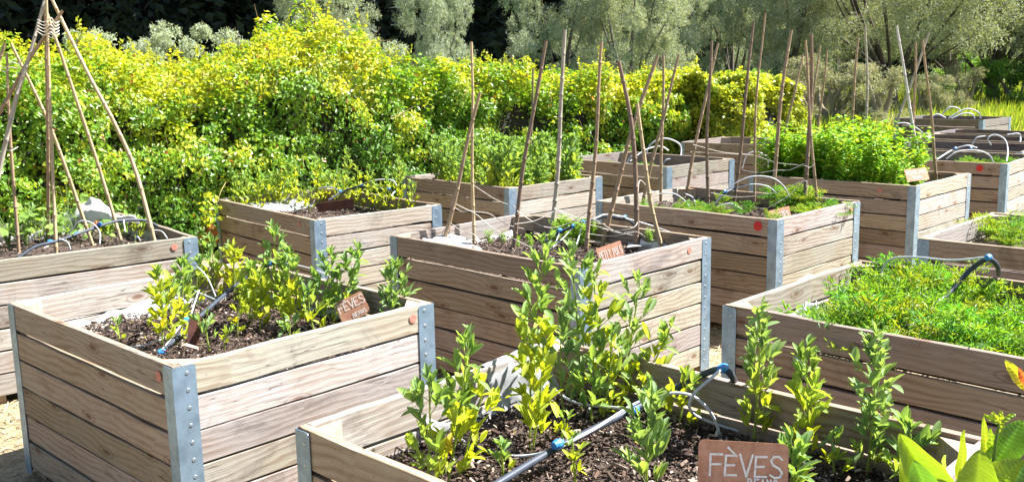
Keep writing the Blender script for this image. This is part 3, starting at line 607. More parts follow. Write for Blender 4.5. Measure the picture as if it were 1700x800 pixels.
irrigation('pale tube hoops with blue joints over the red dot bed at the right edge', [],
    [[PY(1555, 265, 10.0), PY(1580, 250, 10.2), PY(1605, 242, 10.2), PY(1622, 246, 10.2)], [PY(1571, 264, 10.0), PY(1590, 252, 10.0), PY(1620, 250, 10.0), PY(1641, 257, 10.0), PY(1649, 270, 10.0)], [PY(1645, 241, 10.6), PY(1640, 230, 10.6), PY(1652, 224, 10.6), PY(1668, 232, 10.5), PY(1673, 250, 10.4), PY(1671, 268, 10.2)], [PY(1612, 245, 10.8), PY(1620, 230, 10.8), PY(1636, 226, 10.8)]],
    [PY(1586, 247, 10.2), PY(1612, 246, 10.2)], rt=.008, r=.013)
irrigation('cluster of pale tube hoops on the farthest bed', [],
    [[PY(1545, 196, 17.8), PY(1556, 190, 17.8), PY(1570, 196, 17.8)], [PY(1562, 192, 18), PY(1576, 179, 18), PY(1590, 180, 18), PY(1596, 188, 18)], [PY(1575, 197, 17.6), PY(1592, 186, 17.6), PY(1608, 181, 17.6), PY(1624, 187, 17.6), PY(1628, 197, 17.6)], [PY(1580, 197, 17.5), PY(1600, 189, 17.5), PY(1614, 190, 17.5), PY(1618, 197, 17.5)]], [], rt=.013)
irrigation('pale tube arc peeping out above the left side of the farther low grey bed', [],
    [[PY(1484, 215, 14.2), PY(1490, 206, 14.2), PY(1505, 205, 14.2), PY(1520, 212, 14.2), PY(1532, 222, 14.2), PY(1528, 232, 14.2)]], [], rt=.010)
irrigation('pale blue tube arc on the far bed in front of the golden hedge end', [],
    [[PY(1256, 243, 12.8), PY(1270, 231, 12.8), PY(1290, 228, 12.8), PY(1304, 235, 12.8)], [PY(1232, 280, 10.9), PY(1240, 258, 10.9), PY(1256, 252, 10.9), PY(1274, 262, 10.9), PY(1275, 278, 10.9)]], [], rt=.007)
irrigation('single pale tube hoop at the right edge on the far brown bed', [],
    [[PY(1672, 224, 12.6), PY(1690, 222, 12.6), PY(1694, 228, 12.6), PY(1693, 240, 12.5)], [PY(1696, 241, 12.4), PY(1704, 232, 12.4), PY(1715, 232, 12.4)]], [], rt=.009)
# ------------------------------------------------------------------ twine
def twine(label, paths, r=.0022):
    root_p = Vector(paths[0][0]); parts = []
    for p in paths:
        q = [Vector(a) for a in p]; mid = []
        for a, b_ in zip(q[:-1], q[1:]): mid += [a, a.lerp(b_, .5)+Vector((0, 0, -.02))]
        mid.append(q[-1]); parts.append(tube_arr(np.array([list(x-root_p) for x in smooth_path(mid, 10*len(mid))]), r, 5))
    o = link('twine', raw_mesh('twine', *join(parts), TWINE, True)); o.location = root_p
    tag(o, label, 'twine', 'twine strung between the canes')
twine('upper pale twine strung across all canes of the PETIT POIS bed', [[PY(787, 308, 6.4), PY(860, 345, 6.3), PY(850, 345, 6.1)][:2], [PY(750, 335, 6.3), PY(812, 355, 6.3), PY(870, 380, 6.3)], [PY(858, 350, 6.0), PY(915, 378, 6.1), PY(975, 352, 6.1)], [PY(920, 347, 6.1), PY(1000, 378, 6.1), PY(1057, 385, 5.9), PY(1098, 399, 5.9)], [PY(920, 345, 6.12), PY(985, 364, 6.2), PY(1056, 392, 6.0)]])
twine('lower pale twine knotted around the canes of the PETIT POIS bed', [[PY(748, 340, 6.3), PY(785, 352, 6.2), PY(856, 398, 6.0), PY(905, 410, 6.0)], [PY(855, 372, 6.0), PY(922, 350, 6.1)], [PY(1000, 380, 6.0), PY(1056, 374, 5.95), PY(1062, 300, 6.6), PY(1098, 322, 6.9)], [PY(742, 365, 6.3), PY(785, 388, 6.2), PY(810, 402, 6.0)], [PY(975, 388, 6.0), PY(1055, 385, 5.95)]])
twine('pale twine strung between the tall canes right of the middle', [[PY(1150, 240, 8.0), PY(1250, 258, 8.1), PY(1335, 275, 7.2), PY(1352, 273, 7.2)], [PY(1230, 282, 7.6), PY(1288, 283, 7.3), PY(1335, 272, 7.2)], [PY(1180, 320, 7.3), PY(1256, 325, 7.2), PY(1335, 300, 7.1), PY(1343, 310, 7.1)], [PY(1255, 345, 7.2), PY(1288, 338, 7.1), PY(1335, 300, 7.1)]])
twine('white twine lashing the top of the cane wigwam', [[PY(62, 33+i*5, 6.05), PY(84, 30+i*6, 6.0), PY(98, 36+i*5, 6.1), PY(78, 40+i*5, 6.25)] for i in range(5)] + [[PY(0, 110, 6.15), PY(20, 104, 6.1), PY(38, 98, 6.1)], [PY(0, 116, 6.15), PY(18, 112, 6.1), PY(36, 104, 6.1)], [PY(4, 246, 6.1), PY(30, 244, 6.2)]], .0028)
# ------------------------------------------------------------------ signs
STROKES = {'F': [[(0, 0), (.02, 1), (.62, 1.02)], [(0, .52), (.55, .55)]], 'E': [[(.62, 1.02), (.05, 1), (0, 0), (.62, .02)], [(.02, .5), (.5, .53)]], 'V': [[(0, 1), (.32, 0), (.62, 1)]],
'S': [[(.6, .86), (.45, 1), (.2, .98), (.05, .8), (.15, .6), (.45, .45), (.6, .25), (.5, .05), (.25, 0), (.02, .12)]], 'P': [[(0, 0), (0, 1), (.4, 1), (.58, .85), (.5, .6), (.3, .52), (.02, .5)]],
'T': [[(0, 1), (.65, 1)], [(.32, 1), (.32, 0)]], 'I': [[(.15, 1), (.15, 0)]], 'O': [[(.3, 1), (.08, .85), (0, .5), (.08, .12), (.3, 0), (.52, .12), (.6, .5), (.52, .88), (.3, 1)]],
'B': [[(0, 0), (0, 1), (.4, .98), (.52, .78), (.4, .55), (0, .5)], [(.4, .55), (.6, .3), (.45, .03), (0, 0)]], 'A': [[(0, 0), (.3, 1), (.6, 0)], [(.12, .38), (.48, .38)]], 'N': [[(0, 0), (0, 1), (.55, 0), (.55, 1)]],
'R': [[(0, 0), (0, 1), (.4, 1), (.56, .8), (.4, .55), (0, .5)], [(.3, .5), (.6, 0)]], 'C': [[(.6, .85), (.35, 1), (.08, .8), (0, .45), (.15, .08), (.4, 0), (.62, .15)]], 'D': [[(0, 0), (0, 1), (.4, .9), (.6, .5), (.4, .08), (0, 0)]],
'`': [[(.15, 1.42), (.5, 1.12)]], ' ': []}
def lettering(lines, parent, m=WHITEP):
    """lines: (text, x, y, height, pitch, stroke width) in the plate's plane (x right, z up), plate front at y=-.0015"""
    mb = MB(); R = random.Random(3)
    for text, x0, z0, h, p, w in lines:
        x = x0; i = 0
        for ch in text:
            if ch == '`': xx = x-p
            else: xx = x
            jz = R.uniform(-.05, .05)*h; sc = R.uniform(.95, 1.08)
            for st in STROKES[ch]:
                pts = [(xx+a*min(h*.95, p*.8/.62)*sc, z0+jz+b*h*sc) for a, b in st]; layer = R.uniform(.0009, .0016)
                for (a, b) in zip(pts[:-1], pts[1:]):
                    d = Vector((b[0]-a[0], b[1]-a[1])); 
                    if d.length < 1e-6: continue
                    d.normalize(); nx, nz = -d.y*w/2, d.x*w/2; e = w*.4; layer += .00004
                    A_ = (a[0]-d.x*e, a[1]-d.y*e); B_ = (b[0]+d.x*e, b[1]+d.y*e); y = -.0015-layer
                    mb.add([(A_[0]+nx, y, A_[1]+nz), (A_[0]-nx, y, A_[1]-nz), (B_[0]-nx*.9, y, B_[1]-nz*.9), (B_[0]+nx*.9, y, B_[1]+nz*.9)], [(0, 1, 2, 3)])
            if ch != '`': x += p
    return mb.build('lettering', m, parent)
def sign(center, w, h, label, lines, roll=0, yaw=0, tilt=0, m=RUST, stake=.25):
    root = empty('plant_sign', center); root.rotation_euler = (tilt, roll, yaw); tag(root, label, 'plant sign', 'rusty plant signs')
    mb = MB(); r = min(w, h)*.07; P = []
    for cx, cz, a0 in ((w/2-r, h/2-r, 0), (-w/2+r, h/2-r, 90), (-w/2+r, -h/2+r, 180), (w/2-r, -h/2+r, 270)):
        for k in range(4): a = math.radians(a0+k*30); P.append((cx+r*math.cos(a), cz+r*math.sin(a)))
    n = len(P); V = [(p[0], -.0012, p[1]) for p in P]+[(p[0], .0012, p[1]) for p in P]
    mb.add(V, [tuple(range(n)), tuple(range(2*n-1, n-1, -1))]+[(i, (i+1) % n, n+(i+1) % n, n+i) for i in range(n)])
    pl = mb.build('plate', m, root); fixnormals(pl)
    if lines: lettering(lines, pl)
    if stake:
        V, Fq, C = tube_arr([(0, .006, h*.2), (0, .006, -h/2-stake/2), (0, .006, -h/2-stake)], [.004, .004, .002], 6); mb = MB(); mb.add(V, [tuple(f) for f in Fq]); mb.build('stake', RUSTD, root, True)
    return root
c = PY(1233, 796, 2.17)
sign(c, .214, .180, 'large rusty sign lettered FEVES BEANS in the nearest bed', [('FE`VES', -.079, .009, .048, .0355, .0054), ('BEANS', .012, -.013, .016, .0150, .0042)], roll=math.radians(3), yaw=math.radians(-4), tilt=math.radians(-16))
c = PY(585, 511, 4.35)
sign(c, .140, .112, 'tilted rusty sign lettered FEVES at the rim of the front left bed', [('FE`VES', -.060, .0, .040, .0265, .0040), ('BEANS', -.012, -.045, .018, .014, .0028)], roll=math.radians(-24), yaw=math.radians(10), tilt=math.radians(-28), stake=.1)
c = PY(1013, 418, 5.35)
sign(c, .165, .085, 'rusty sign lettered PETIT POIS at the near rim', [('PETIT POIS', -.072, -.030, .044, .0148, .0030)], roll=math.radians(-12), yaw=math.radians(25), tilt=math.radians(-12), stake=.08)
c = PY(1293, 355, 6.75)
sign(c, .20, .075, 'rusty sign half sunk behind the rim below the tall canes', [('CAROTTES', -.085, -.030, .036, .021, .0045)], roll=math.radians(-7), yaw=math.radians(25), tilt=math.radians(-15), stake=.06)
c = PY(1522, 290, 8.15)
sign(c, .235, .11, 'pale rusty sign leaning at the corner of the pea thicket', [('PETIT POIS', -.10, .008, .030, .020, .0045), ('PEAS', -.04, -.038, .026, .020, .004)][:2] if False else [('PETITS POIS', -.105, .004, .028, .019, .0042), ('BEANS', -.05, -.036, .022, .019, .0036)], roll=math.radians(-2), yaw=math.radians(20), tilt=math.radians(-25), stake=.1)
c = PY(557, 341, 7.45)
sign(c, .28, .075, 'dark unlettered sign back in the bed with spindly beans', None, roll=math.radians(-4), yaw=math.radians(20), tilt=math.radians(15), m=RUSTD, stake=.1)
c = PY(322, 550, 4.10)
sign(c, .055, .14, 'narrow dark sign edge-on beside the hose of the front left bed', None, roll=math.radians(10), yaw=math.radians(40), tilt=0, m=RUSTD, stake=.05)
c = PY(1702, 567, 3.60)
sign(c, .07, .05, 'small rusty sign cut by the right edge among the carrot tops', None, roll=0, yaw=0, tilt=-.2, stake=.1)
# ------------------------------------------------------------------ plants
TL = T_leaf(.16, .25, .5); TW = T_leaf(.25, .15, .62)
def bean(base, top, seed=0, dens=1.0, yellow=.4, leafL=.070, bushy=1.0, name='broad_bean_plant', grey=.5, rel=None, stemr=.0045):
    R = np.random.RandomState(seed); b = np.array(base); t = np.array(top); H = np.linalg.norm(t-b); n = 14
    s_ = np.linspace(0, 1, n)[:, None]; ph = R.uniform(0, 6.28); bend = np.array([math.cos(ph), math.sin(ph), 0])*R.uniform(.01, .05)*H
    pts = (t-b)*s_ + bend*np.sin(s_*math.pi); parts = []
    st = tube_arr(pts, np.linspace(stemr, stemr*.5, n), 6, (.34, .42, .10))
    nn = max(5, int(H/.022*dens)); P = []; X = []; N = []; LL = []; C = []
    for i in range(nn):
        q = (i+.6)/nn; q0 = .06+.94*q; c = np.array([np.interp(q0, s_[:, 0], pts[:, k]) for k in range(3)])
        az = i*2.4+R.uniform(-.5, .5); topf = max(0, q0-.72)/.28; el = R.uniform(.35, .95)+topf*.6
        out = np.array([math.cos(az)*math.cos(el), math.sin(az)*math.cos(el), math.sin(el)])
        pet = (.014+.030*bushy*(1-topf*.75))*R.uniform(.7, 1.2)*leafL/.055; m = R.randint(4, 8) if q0 < .8 else R.randint(5, 9)
        yl = 1/(1+math.exp(-(yellow*1.5-.25-q0*.95+R.normal(0, .13))*9))
        gc = np.array([.20, .34, .085])*(1-grey*.6) + np.array([.27, .38, .21])*grey*.6; base_c = gc*(1-yl)+np.array([.46, .52, .045])*yl
        if R.uniform() < .04*yl: base_c = np.array([.60, .52, .05])
        c1 = c+out*pet; parts.append(tube_arr(np.array([c, c+out*pet*.5, c1]), [.0013, .0011, .0009], 4, (.24, .32, .10)))
        for j in range(m):
            sgn = (-1)**j; az2 = az+sgn*R.uniform(.2, 1.5); el2 = min(1.54, 1.0+R.uniform(-.3, .55)) if R.uniform() < .88 else R.uniform(-.6, .5)
            d = np.array([math.cos(az2)*math.cos(el2), math.sin(az2)*math.cos(el2), math.sin(el2)]); k = .4+.6*(j//2+1)/max(1, (m+1)//2)
            P.append(c+out*pet*min(1, k)); X.append(d); N.append(np.array([-math.cos(az2)*math.sin(el2), -math.sin(az2)*math.sin(el2), math.cos(el2)])+R.normal(0, .35, 3))
            sz = leafL*R.uniform(.6, 1.05)*(1-.35*topf)*(.75+.25*min(1, q0*3)); LL.append(sz); C.append(base_c*R.uniform(.85, 1.18))
    P, X, N, LL, C = map(np.array, (P, X, N, LL, C))
    lv = inst(TL, P, X, N, LL, LL*R.uniform(.32, .43, len(LL)), C)
    root = empty(name, base)
    link('stem', raw_mesh('stem', *join([st]+parts), LEAF, True), root); link('foliage', raw_mesh('foliage', *lv, LEAF, True), root)
    return root
def beans(k, lst, grp, cat='bean plant', **kw):
    for i, (bx, by, tx, ty, lb, *o) in enumerate(lst):
        a = dict(kw); a.update(o[0] if o else {}); p = base_at(k, bx, by, .05); z0 = SOILZ[k]-.01
        if p.z > z0+.02: p = Vector((p.x, p.y, z0))
        t = PY(tx, ty, p.y+a.pop('dy', 0)); o_ = bean(p, t, seed=i*7+ord(k[0]), **a); tag(o_, lb, cat, grp)
D_ = dict
beans('T', [
 (705, 830, 712, 636, 'leafy broad bean rising at the left front corner of the nearest bed', D_(bushy=1.3, yellow=.3)),
 (742, 812, 778, 566, 'broad bean with yellow-green fanned top left of the thick hose', D_(yellow=.45, bushy=1.2)),
 (760, 800, 805, 640, 'yellowing side shoot of beans leaning right from the fanned plant', D_(yellow=.9)),
 (835, 795, 832, 742, 'small bean seedling on the mulch left of the first blue joint', D_(yellow=.3, leafL=.045)),
 (880, 745, 908, 402, 'tallest thin broad bean in front of the PETIT POIS bed corner', D_(dens=.9, bushy=.8, yellow=.35)),
 (884, 748, 903, 545, 'broad bean with bright yellow base just left of the white tube loop', D_(yellow=.8, bushy=.8)),
 (965, 690, 948, 420, 'tall dark-leaved broad bean at the back of the nearest bed', D_(bushy=1.9, yellow=.12, grey=1, leafL=.068)),
 (1012, 690, 985, 452, 'broad bean with yellow stems in the middle of the back cluster', D_(bushy=1.5, yellow=.75, leafL=.062)),
 (1030, 678, 1062, 468, 'broad bean with grey-green top at the right of the back cluster', D_(bushy=1.9, yellow=.2, grey=1, leafL=.065)),
 (1060, 685, 1112, 545, 'broad bean leaning right beside the cloth-free rim corner', D_(bushy=1.5, yellow=.5, leafL=.06)),
 (938, 700, 935, 520, 'dark bean plant low in the left of the back cluster', D_(bushy=1.7, yellow=.1, grey=1, leafL=.062)),
 (1000, 700, 1015, 560, 'bushy short bean filling the foot of the back cluster', D_(bushy=1.9, yellow=.4, leafL=.06)),
 (982, 705, 985, 632, 'small bright bean tuft in front of the back cluster', D_(yellow=.25)),
 (955, 800, 950, 728, 'small bean plant below the thick hose', D_(yellow=.6, leafL=.045)),
 (930, 735, 938, 695, 'tiny bean shoot above the first blue joint', D_(yellow=.6, leafL=.04)),
 (1075, 830, 1082, 655, 'dense upright broad bean in front of the thick hose', D_(dens=1.3, yellow=.15, bushy=1.1, grey=1)),
 (1125, 720, 1140, 640, 'low straggling bean by the right-hand tube loop', D_(yellow=.6, bushy=1.4)),
 (1250, 728, 1262, 522, 'broad bean with yellow base standing behind the FEVES sign', D_(dens=1.1, yellow=.4, bushy=.9, grey=1)),
 (1338, 775, 1338, 588, 'slender bright green broad bean right of the FEVES sign', D_(dens=1.1, yellow=.5, bushy=.7)),
 (1437, 800, 1452, 562, 'bushy grey-green broad bean right of the slender one', D_(dens=1.7, yellow=.12, bushy=1.15, grey=1, leafL=.06)),
 (1388, 800, 1382, 728, 'small bean shoot between the slender and bushy plants', D_(yellow=.4, leafL=.05)),
 (1500, 825, 1512, 720, 'bean plant partly hidden by the big citrus leaves', D_(yellow=.3, bushy=1.3)),
 (1310, 835, 1316, 740, 'narrow bean leaf shoot at the right side of the FEVES sign', D_(yellow=.2, leafL=.08, bushy=.4))],
 'broad beans in the nearest bed')
beans('A', [
 (200, 572, 192, 534, 'tiny bean shoot inside the left rim of the front left bed', D_(leafL=.04)),
 (268, 585, 262, 455, 'yellow-based broad bean left of the dark hose', D_(yellow=.7, bushy=1.1)),
 (292, 575, 282, 475, 'second bean close behind the yellow-based one left of the hose', D_(yellow=.5)),
 (298, 545, 305, 440, 'broad bean under the pale tube arch', D_(yellow=.4)),
 (348, 582, 342, 528, 'low grey-green bean tuft at the near rim', D_(yellow=.05, grey=1, bushy=1.4, leafL=.06)),
 (372, 580, 380, 548, 'small light green bean sprig at the near rim', D_(yellow=.5, leafL=.035)),
 (352, 480, 350, 404, 'far bean plant left of the leafy column', D_(yellow=.4)),
 (388, 500, 384, 412, 'bean plant with yellow leaves in the far left of its bed', D_(yellow=.7)),
 (412, 545, 418, 448, 'broad bean with thick foot in the bed centre', D_(yellow=.45, dens=1.5, bushy=1.2)),
 (432, 550, 432, 462, 'yellow-footed bean just right of the thick-footed one', D_(yellow=.8, dens=1.3)),
 (458, 460, 456, 383, 'bean top standing above the hose arch', D_(yellow=.3, bushy=1.2)),
 (468, 545, 480, 424, 'tall narrow broad bean right of the hose arch', D_(yellow=.4, dens=1.5, bushy=.9)),
 (488, 552, 492, 478, 'short yellow bean in front of the tall narrow one', D_(yellow=.9)),
 (480, 572, 482, 535, 'grey-green low bean tuft by the near rim centre', D_(yellow=.05, grey=1, leafL=.055)),
 (535, 548, 552, 425, 'broad bean fanning left beside the tilted sign', D_(yellow=.15, bushy=1.6, dens=1.3, leafL=.065)),
 (548, 545, 596, 418, 'broad bean arching right over the tilted sign', D_(yellow=.15, bushy=1.4, dens=1.3, leafL=.065)),
 (525, 560, 512, 490, 'bean shoot with pale stem at the left of the sign', D_(yellow=.4)),
 (650, 518, 656, 446, 'compact dark green bean at the right corner of the bed', D_(yellow=.02, grey=.8, bushy=2.0, dens=2.0, leafL=.062)),
 (325, 500, 330, 440, 'thin bean in the far left between the tube arches', D_(yellow=.4)),
 (395, 560, 400, 500, 'yellow sprig in the mulch left of the thick-footed bean', D_(yellow=.9, leafL=.04))],
 'broad beans in the front left bed', leafL=.072)
beans('BB', [(bx, by, tx, ty, lb) for bx, by, tx, ty, lb in [
 (393, 338, 392, 298, 'leftmost yellowish bean in the bed with the dark sign back'), (412, 335, 408, 292, 'yellow-topped thin bean beside the leftmost'), (430, 338, 430, 306, 'short green bean third in from the left corner'),
 (452, 340, 450, 292, 'bushy pale bean in front of the pale cloth'), (470, 340, 474, 285, 'pale green bean right of the bushy pale one'), (488, 318, 487, 276, 'orange-tipped thin bean before the hedge'),
 (500, 348, 500, 312, 'low yellow bean inside the near corner'), (527, 330, 526, 264, 'tall dusty green bean in the bed middle'), (548, 322, 545, 290, 'small bean behind the dark sign back'),
 (580, 318, 576, 250, 'tall green bean right of the dusty one'), (612, 338, 614, 282, 'leafy bean just right of the dark sign back'), (625, 342, 628, 312, 'short leafy bean at the near rim'),
 (658, 330, 662, 264, 'tall yellowish bean at the right end'), (682, 335, 684, 306, 'small grey-green bean in the right corner')]],
 'spindly beans in the bed at the hedge', yellow=.55, leafL=.062)
beans('BB', [(bx, by, tx, ty, lb) for bx, by, tx, ty, lb in [(404, 330, 402, 308, 'low tuft between the two leftmost beans'), (440, 328, 441, 300, 'pale tuft behind the short green bean'), (462, 322, 462, 290, 'thin bean at the back left of the bed'),
  (515, 352, 514, 318, 'yellow tuft close to the near corner bracket'), (560, 325, 560, 285, 'thin bean behind the left end of the dark sign back'), (595, 325, 594, 282, 'thin bean behind the right end of the dark sign back'), (640, 330, 641, 295, 'bean beside the pale tube arch'), (535, 340, 534, 300, 'yellow-green bean left of the dark sign back')]],
 'small beans filling the bed at the hedge', yellow=.6, leafL=.055)
def scatter(k, n, seed, lu=(.08, None), lv=(.08, None)):
    R = np.random.RandomState(seed); x, y, a, u, v = BEDS[k]; out = []
    for i in range(n): out.append(local(k, R.uniform(lu[0], (lu[1] or u-.08)), R.uniform(lv[0], (lv[1] or v-.08)), SOILZ.get(k, .6)))
    return out, R
# dense bean bed D
protos = [bean((0, 0, 0), (.02*i, .01, .46), seed=100+i, dens=1.3, yellow=.18+.08*i, leafL=.085, bushy=1.3, grey=.4) for i in range(4)]
pts, R = scatter('D', 46, 5, (.15, None), (.1, 1.4)); used = set()
for i, p in enumerate(pts):
    q = i % 4; o = protos[q] if q not in used else copy_tree(protos[q]); used.add(q)
    o.location = p; o.rotation_euler = (R.normal(0, .08), R.normal(0, .08), R.uniform(0, 6.28)); s_ = R.uniform(.55, 1.12); o.scale = (s_, s_, s_)
    tag(o, 'broad bean plant in the crowded green clump of the bed before the hedge', 'bean plant', 'crowded broad beans of the bed before the hedge')
beans('D', [(952, 298, 952, 262, 'lone yellow bean right of the crowded bean clump', D_(yellow=.9)), (975, 300, 940, 285, 'short yellow bean near the right rim of the crowded bed', D_(yellow=.9))], 'yellow beans of the crowded bed')
# feathery carrot / coriander tufts
def carrot(seed, H=.26, nf=16, col=(.16, .36, .035)):
    R = np.random.RandomState(seed); st = []; P = []; X = []; N = []; LL = []; C = []
    for i in range(nf):
        az = R.uniform(0, 6.28); el = R.uniform(.5, 1.45); h = H*R.uniform(.6, 1.1); n = 12; s_ = np.linspace(0, 1, n)
        r = s_*math.cos(el)*h*(1+.3*s_); z = h*(math.sin(el)*s_-.28*s_**2.5); pts = np.c_[r*math.cos(az), r*math.sin(az), z]
        st.append(tube_arr(pts, np.linspace(.0016, .0006, n), 4, (.20, .36, .07))); cc = np.array(col)*R.uniform(.75, 1.35)*np.array([R.uniform(.8, 1.5), 1, 1])
        for j in range(3, n):
            wl = .055*math.sin(math.pi*(.18+.82*(j-3)/(n-3)))*H/.26+.010
            for sg in (-1, 1):
                d0 = np.array([-math.sin(az)*sg+math.cos(az)*.5, math.cos(az)*sg+math.sin(az)*.5, R.uniform(.1, .7)]); d0 /= np.linalg.norm(d0)
                for q in range(5):
                    f = (q+.4)/5; P.append(pts[j]+d0*wl*f); X.append(d0*.7+R.normal(0, .6, 3)); N.append(R.normal(0, 1, 3)+[0, 0, 1]); LL.append(R.uniform(.011, .022)); C.append(cc*R.uniform(.85, 1.2))
    P, X, N, LL, C = map(np.array, (P, X, N, LL, C)); root = empty('carrot_plant')
    link('stem', raw_mesh('stem', *join(st), CLEAF, True), root)
    link('foliage', raw_mesh('foliage', *inst(T_DIA, P, X, N, LL*1.5, LL*.40, C), CLEAF), root); return root
cp = [carrot(200+i, col=c_) for i, c_ in enumerate([(.13, .29, .035), (.10, .26, .035), (.18, .32, .035), (.13, .27, .06), (.16, .28, .03)])]; cu = set()
def put_carrot(p, s_, label, group, R, j):
    q = j % 5; o = cp[q] if q not in cu else copy_tree(cp[q]); cu.add(q)
    o.location = p; o.rotation_euler = (0, 0, R.uniform(0, 6.28)); o.scale = (s_, s_, s_); return tag(o, label, 'carrot plant', group)
pts, R = scatter('R', 66, 11, (.24, 1.1), (.20, 1.28)); j = 0
for p in pts:
    put_carrot(p, 1.02+.6*float(vnoise(np.array([[p.x, p.y, 0.]]), 3.2, 4)[0])+R.uniform(-.1, .15), 'feathery bright green carrot top in the dense carrot bed', 'carrot tops of the dense carrot bed', R, j); j += 1
for (px, py, s_, lb) in [(1490, 470, 1.15, 'taller feathery carrot top inside the square pale tube loop'), (1610, 470, 1.0, 'tall carrot top beside the upper end of the black hose')]:
    put_carrot(base_at('R', px, py+30), s_, lb, 'standout carrot tops of the carrot bed', R, j); j += 1
pts, R = scatter('K', 15, 12, (.15, 1.05), (.05, 1.3))
for p in pts: put_carrot(p, R.uniform(.45, .75), 'low feathery green tuft among the tall canes', 'feathery tufts among the tall canes', R, j); j += 1
for (px, py, s_) in [(1305, 345, .75), (1320, 345, .8), (1338, 348, .7), (1290, 335, .7), (1325, 335, .8), (1300, 352, .6)]: put_carrot(base_at('K', px, py), s_, 'bushy light green tuft at the sign end of the cane bed', 'bushy tufts at the sign end', R, j); j += 1
pts, R = scatter('F', 8, 13, (.1, .7), (.5, 1.4))
for p in pts: put_carrot(p, .45, 'tiny green tuft on the soil under the tall white tube hoop', 'tiny tufts under the tall tube hoop', R, j); j += 1
for (px, py, s_, lb) in [(1658, 400, 1.05, 'feathery carrot top at the inner corner of the sparse bed'), (1685, 404, .9, 'carrot top at the right edge of the sparse bed'), (1672, 412, .6, 'small carrot top between the two larger ones of the sparse bed')]:
    put_carrot(base_at('S', px, py), s_, lb, 'carrot tops of the sparse bed', R, j); j += 1
pts, R = scatter('Q', 14, 14, (.1, 1.1), (.2, 1.4))
for p in pts: put_carrot(p, R.uniform(.35, .5), 'tiny green seedling showing over the rim of the red dot bed', 'seedlings of the red dot bed', R, j); j += 1
# pea thicket
def pea(seed, H=.62):
    R = np.random.RandomState(seed); st = []; P = []; X = []; N = []; LL = []; C = []
    for s in range(5):
        az = R.uniform(0, 6.28); le = R.uniform(.01, .09); n = 16; q = np.linspace(0, 1, n); h = H*R.uniform(.7, 1.1)
        pts = np.c_[np.cos(az)*le*q*2*H+.02*np.sin(q*9+s), np.sin(az)*le*q*2*H+.02*np.cos(q*8+s), h*q]; st.append(tube_arr(pts, .002, 4, (.20, .34, .07)))
        for i in range(2, n):
            for m in range(6):
                a2 = R.uniform(0, 6.28); el = R.uniform(-.1, .8); P.append(pts[i]+np.array([math.cos(a2), math.sin(a2), .3])*R.uniform(.01, .09)); X.append([math.cos(a2), math.sin(a2), math.sin(el)])
                N.append([R.normal(0, .5), R.normal(0, .5), 1]); LL.append(R.uniform(.032, .055)); C.append(np.array([.19, .40, .035])*R.uniform(.75, 1.35)*np.array([R.uniform(.8, 1.7), 1, 1]))
    P, X, N, LL, C = map(np.array, (P, X, N, LL, C)); root = empty('pea_plant')
    link('stem', raw_mesh('stem', *join(st), LEAF, True), root); link('foliage', raw_mesh('foliage', *inst(TW, P, X, N, LL, LL*.62, C), LEAF, True), root); return root
pp = [pea(300+i) for i in range(4)]; pu = set()
pts, R = scatter('P', 50, 21, (.1, .88), (.25, 1.68))
for i, p in enumerate(pts):
    q = i % 4; o = pp[q] if q not in pu else copy_tree(pp[q]); pu.add(q)
    x, y, a, u, v = BEDS['P']; d = (p.x-x)*-math.sin(a)+(p.y-y)*math.cos(a)
    s_ = R.uniform(.55, .98)*(.85 if d > 1.35 else 1.0)*(1.18 if R.uniform() < .2 else 1)*(.72 if (p.x-x)*math.cos(a)+(p.y-y)*math.sin(a) > .95 else 1)
    o.location = p; o.rotation_euler = (0, 0, R.uniform(0, 6.28)); o.scale = (s_,)*3
    tag(o, 'bright green pea plant in the thicket overflowing its bed', 'pea plant', 'pea plants of the thicket')
for i, (px, py) in enumerate([(812, 408), (858, 412), (835, 405), (880, 414), (925, 405), (940, 400), (958, 404), (968, 412), (985, 398), (945, 412), (1078, 402)]):
    o = copy_tree(pp[i % 4]); p = base_at('C', px, py); o.location = p; s_ = [.16, .15, .14, .16, .25, .3, .26, .28, .2, .2, .14][i]; o.scale = (s_*1.2, s_*1.2, s_); o.rotation_euler = (0, 0, i*1.7)
    tag(o, 'young pea seedling low on the soil of the PETIT POIS bed', 'pea plant', 'pea seedlings of the PETIT POIS bed')
# squash / leafy things in the left bed
def lobed(seed, H, nl, sz, col):
    R = np.random.RandomState(seed); parts = []; st = []; n = 11
    ang = np.linspace(-2.75, 2.75, n); rad = np.array([.55, .8, .62, .95, .68, 1.15, .68, .95, .62, .8, .55])
    V = [(0, 0, 0)] + [(r*math.cos(a)*.62+.3, r*math.sin(a)*.62, -.16*r) for a, r in zip(ang, rad)]; V = np.array(V); V[:, 2] += .1*np.sin(V[:, 1]*5)
    Fq = np.array([(0, i, i+1, i+1) for i in range(1, n)])
    Fq = Fq[:, :3]; P = []; X = []; N = []; L = []; C = []
    for i in range(nl):
        az = R.uniform(0, 6.28); h = H*R.uniform(.35, 1.05); r = R.uniform(.03, .12); tip = np.array([math.cos(az)*r, math.sin(az)*r, h])
        st.append(tube_arr(np.array([[0, 0, 0], tip*[.3, .3, .6], tip]), [.004, .003, .002], 5, (.22, .30, .10)))
        P.append(tip); X.append([math.cos(az), math.sin(az), R.uniform(-.5, .3)]); N.append([R.normal(0, .5), R.normal(0, .5)-.4, 1]); L.append(sz*R.uniform(.6, 1.2)); C.append(np.array(col)*R.uniform(.75, 1.25))
    P, X, N, L, C = map(np.array, (P, X, N, L, C)); root = empty('squash_plant')
    link('stem', raw_mesh('stem', *join(st), LEAF, True), root); link('foliage', raw_mesh('foliage', *inst((V, Fq), P, X, N, L, L, C), LEAF, False), root); return root
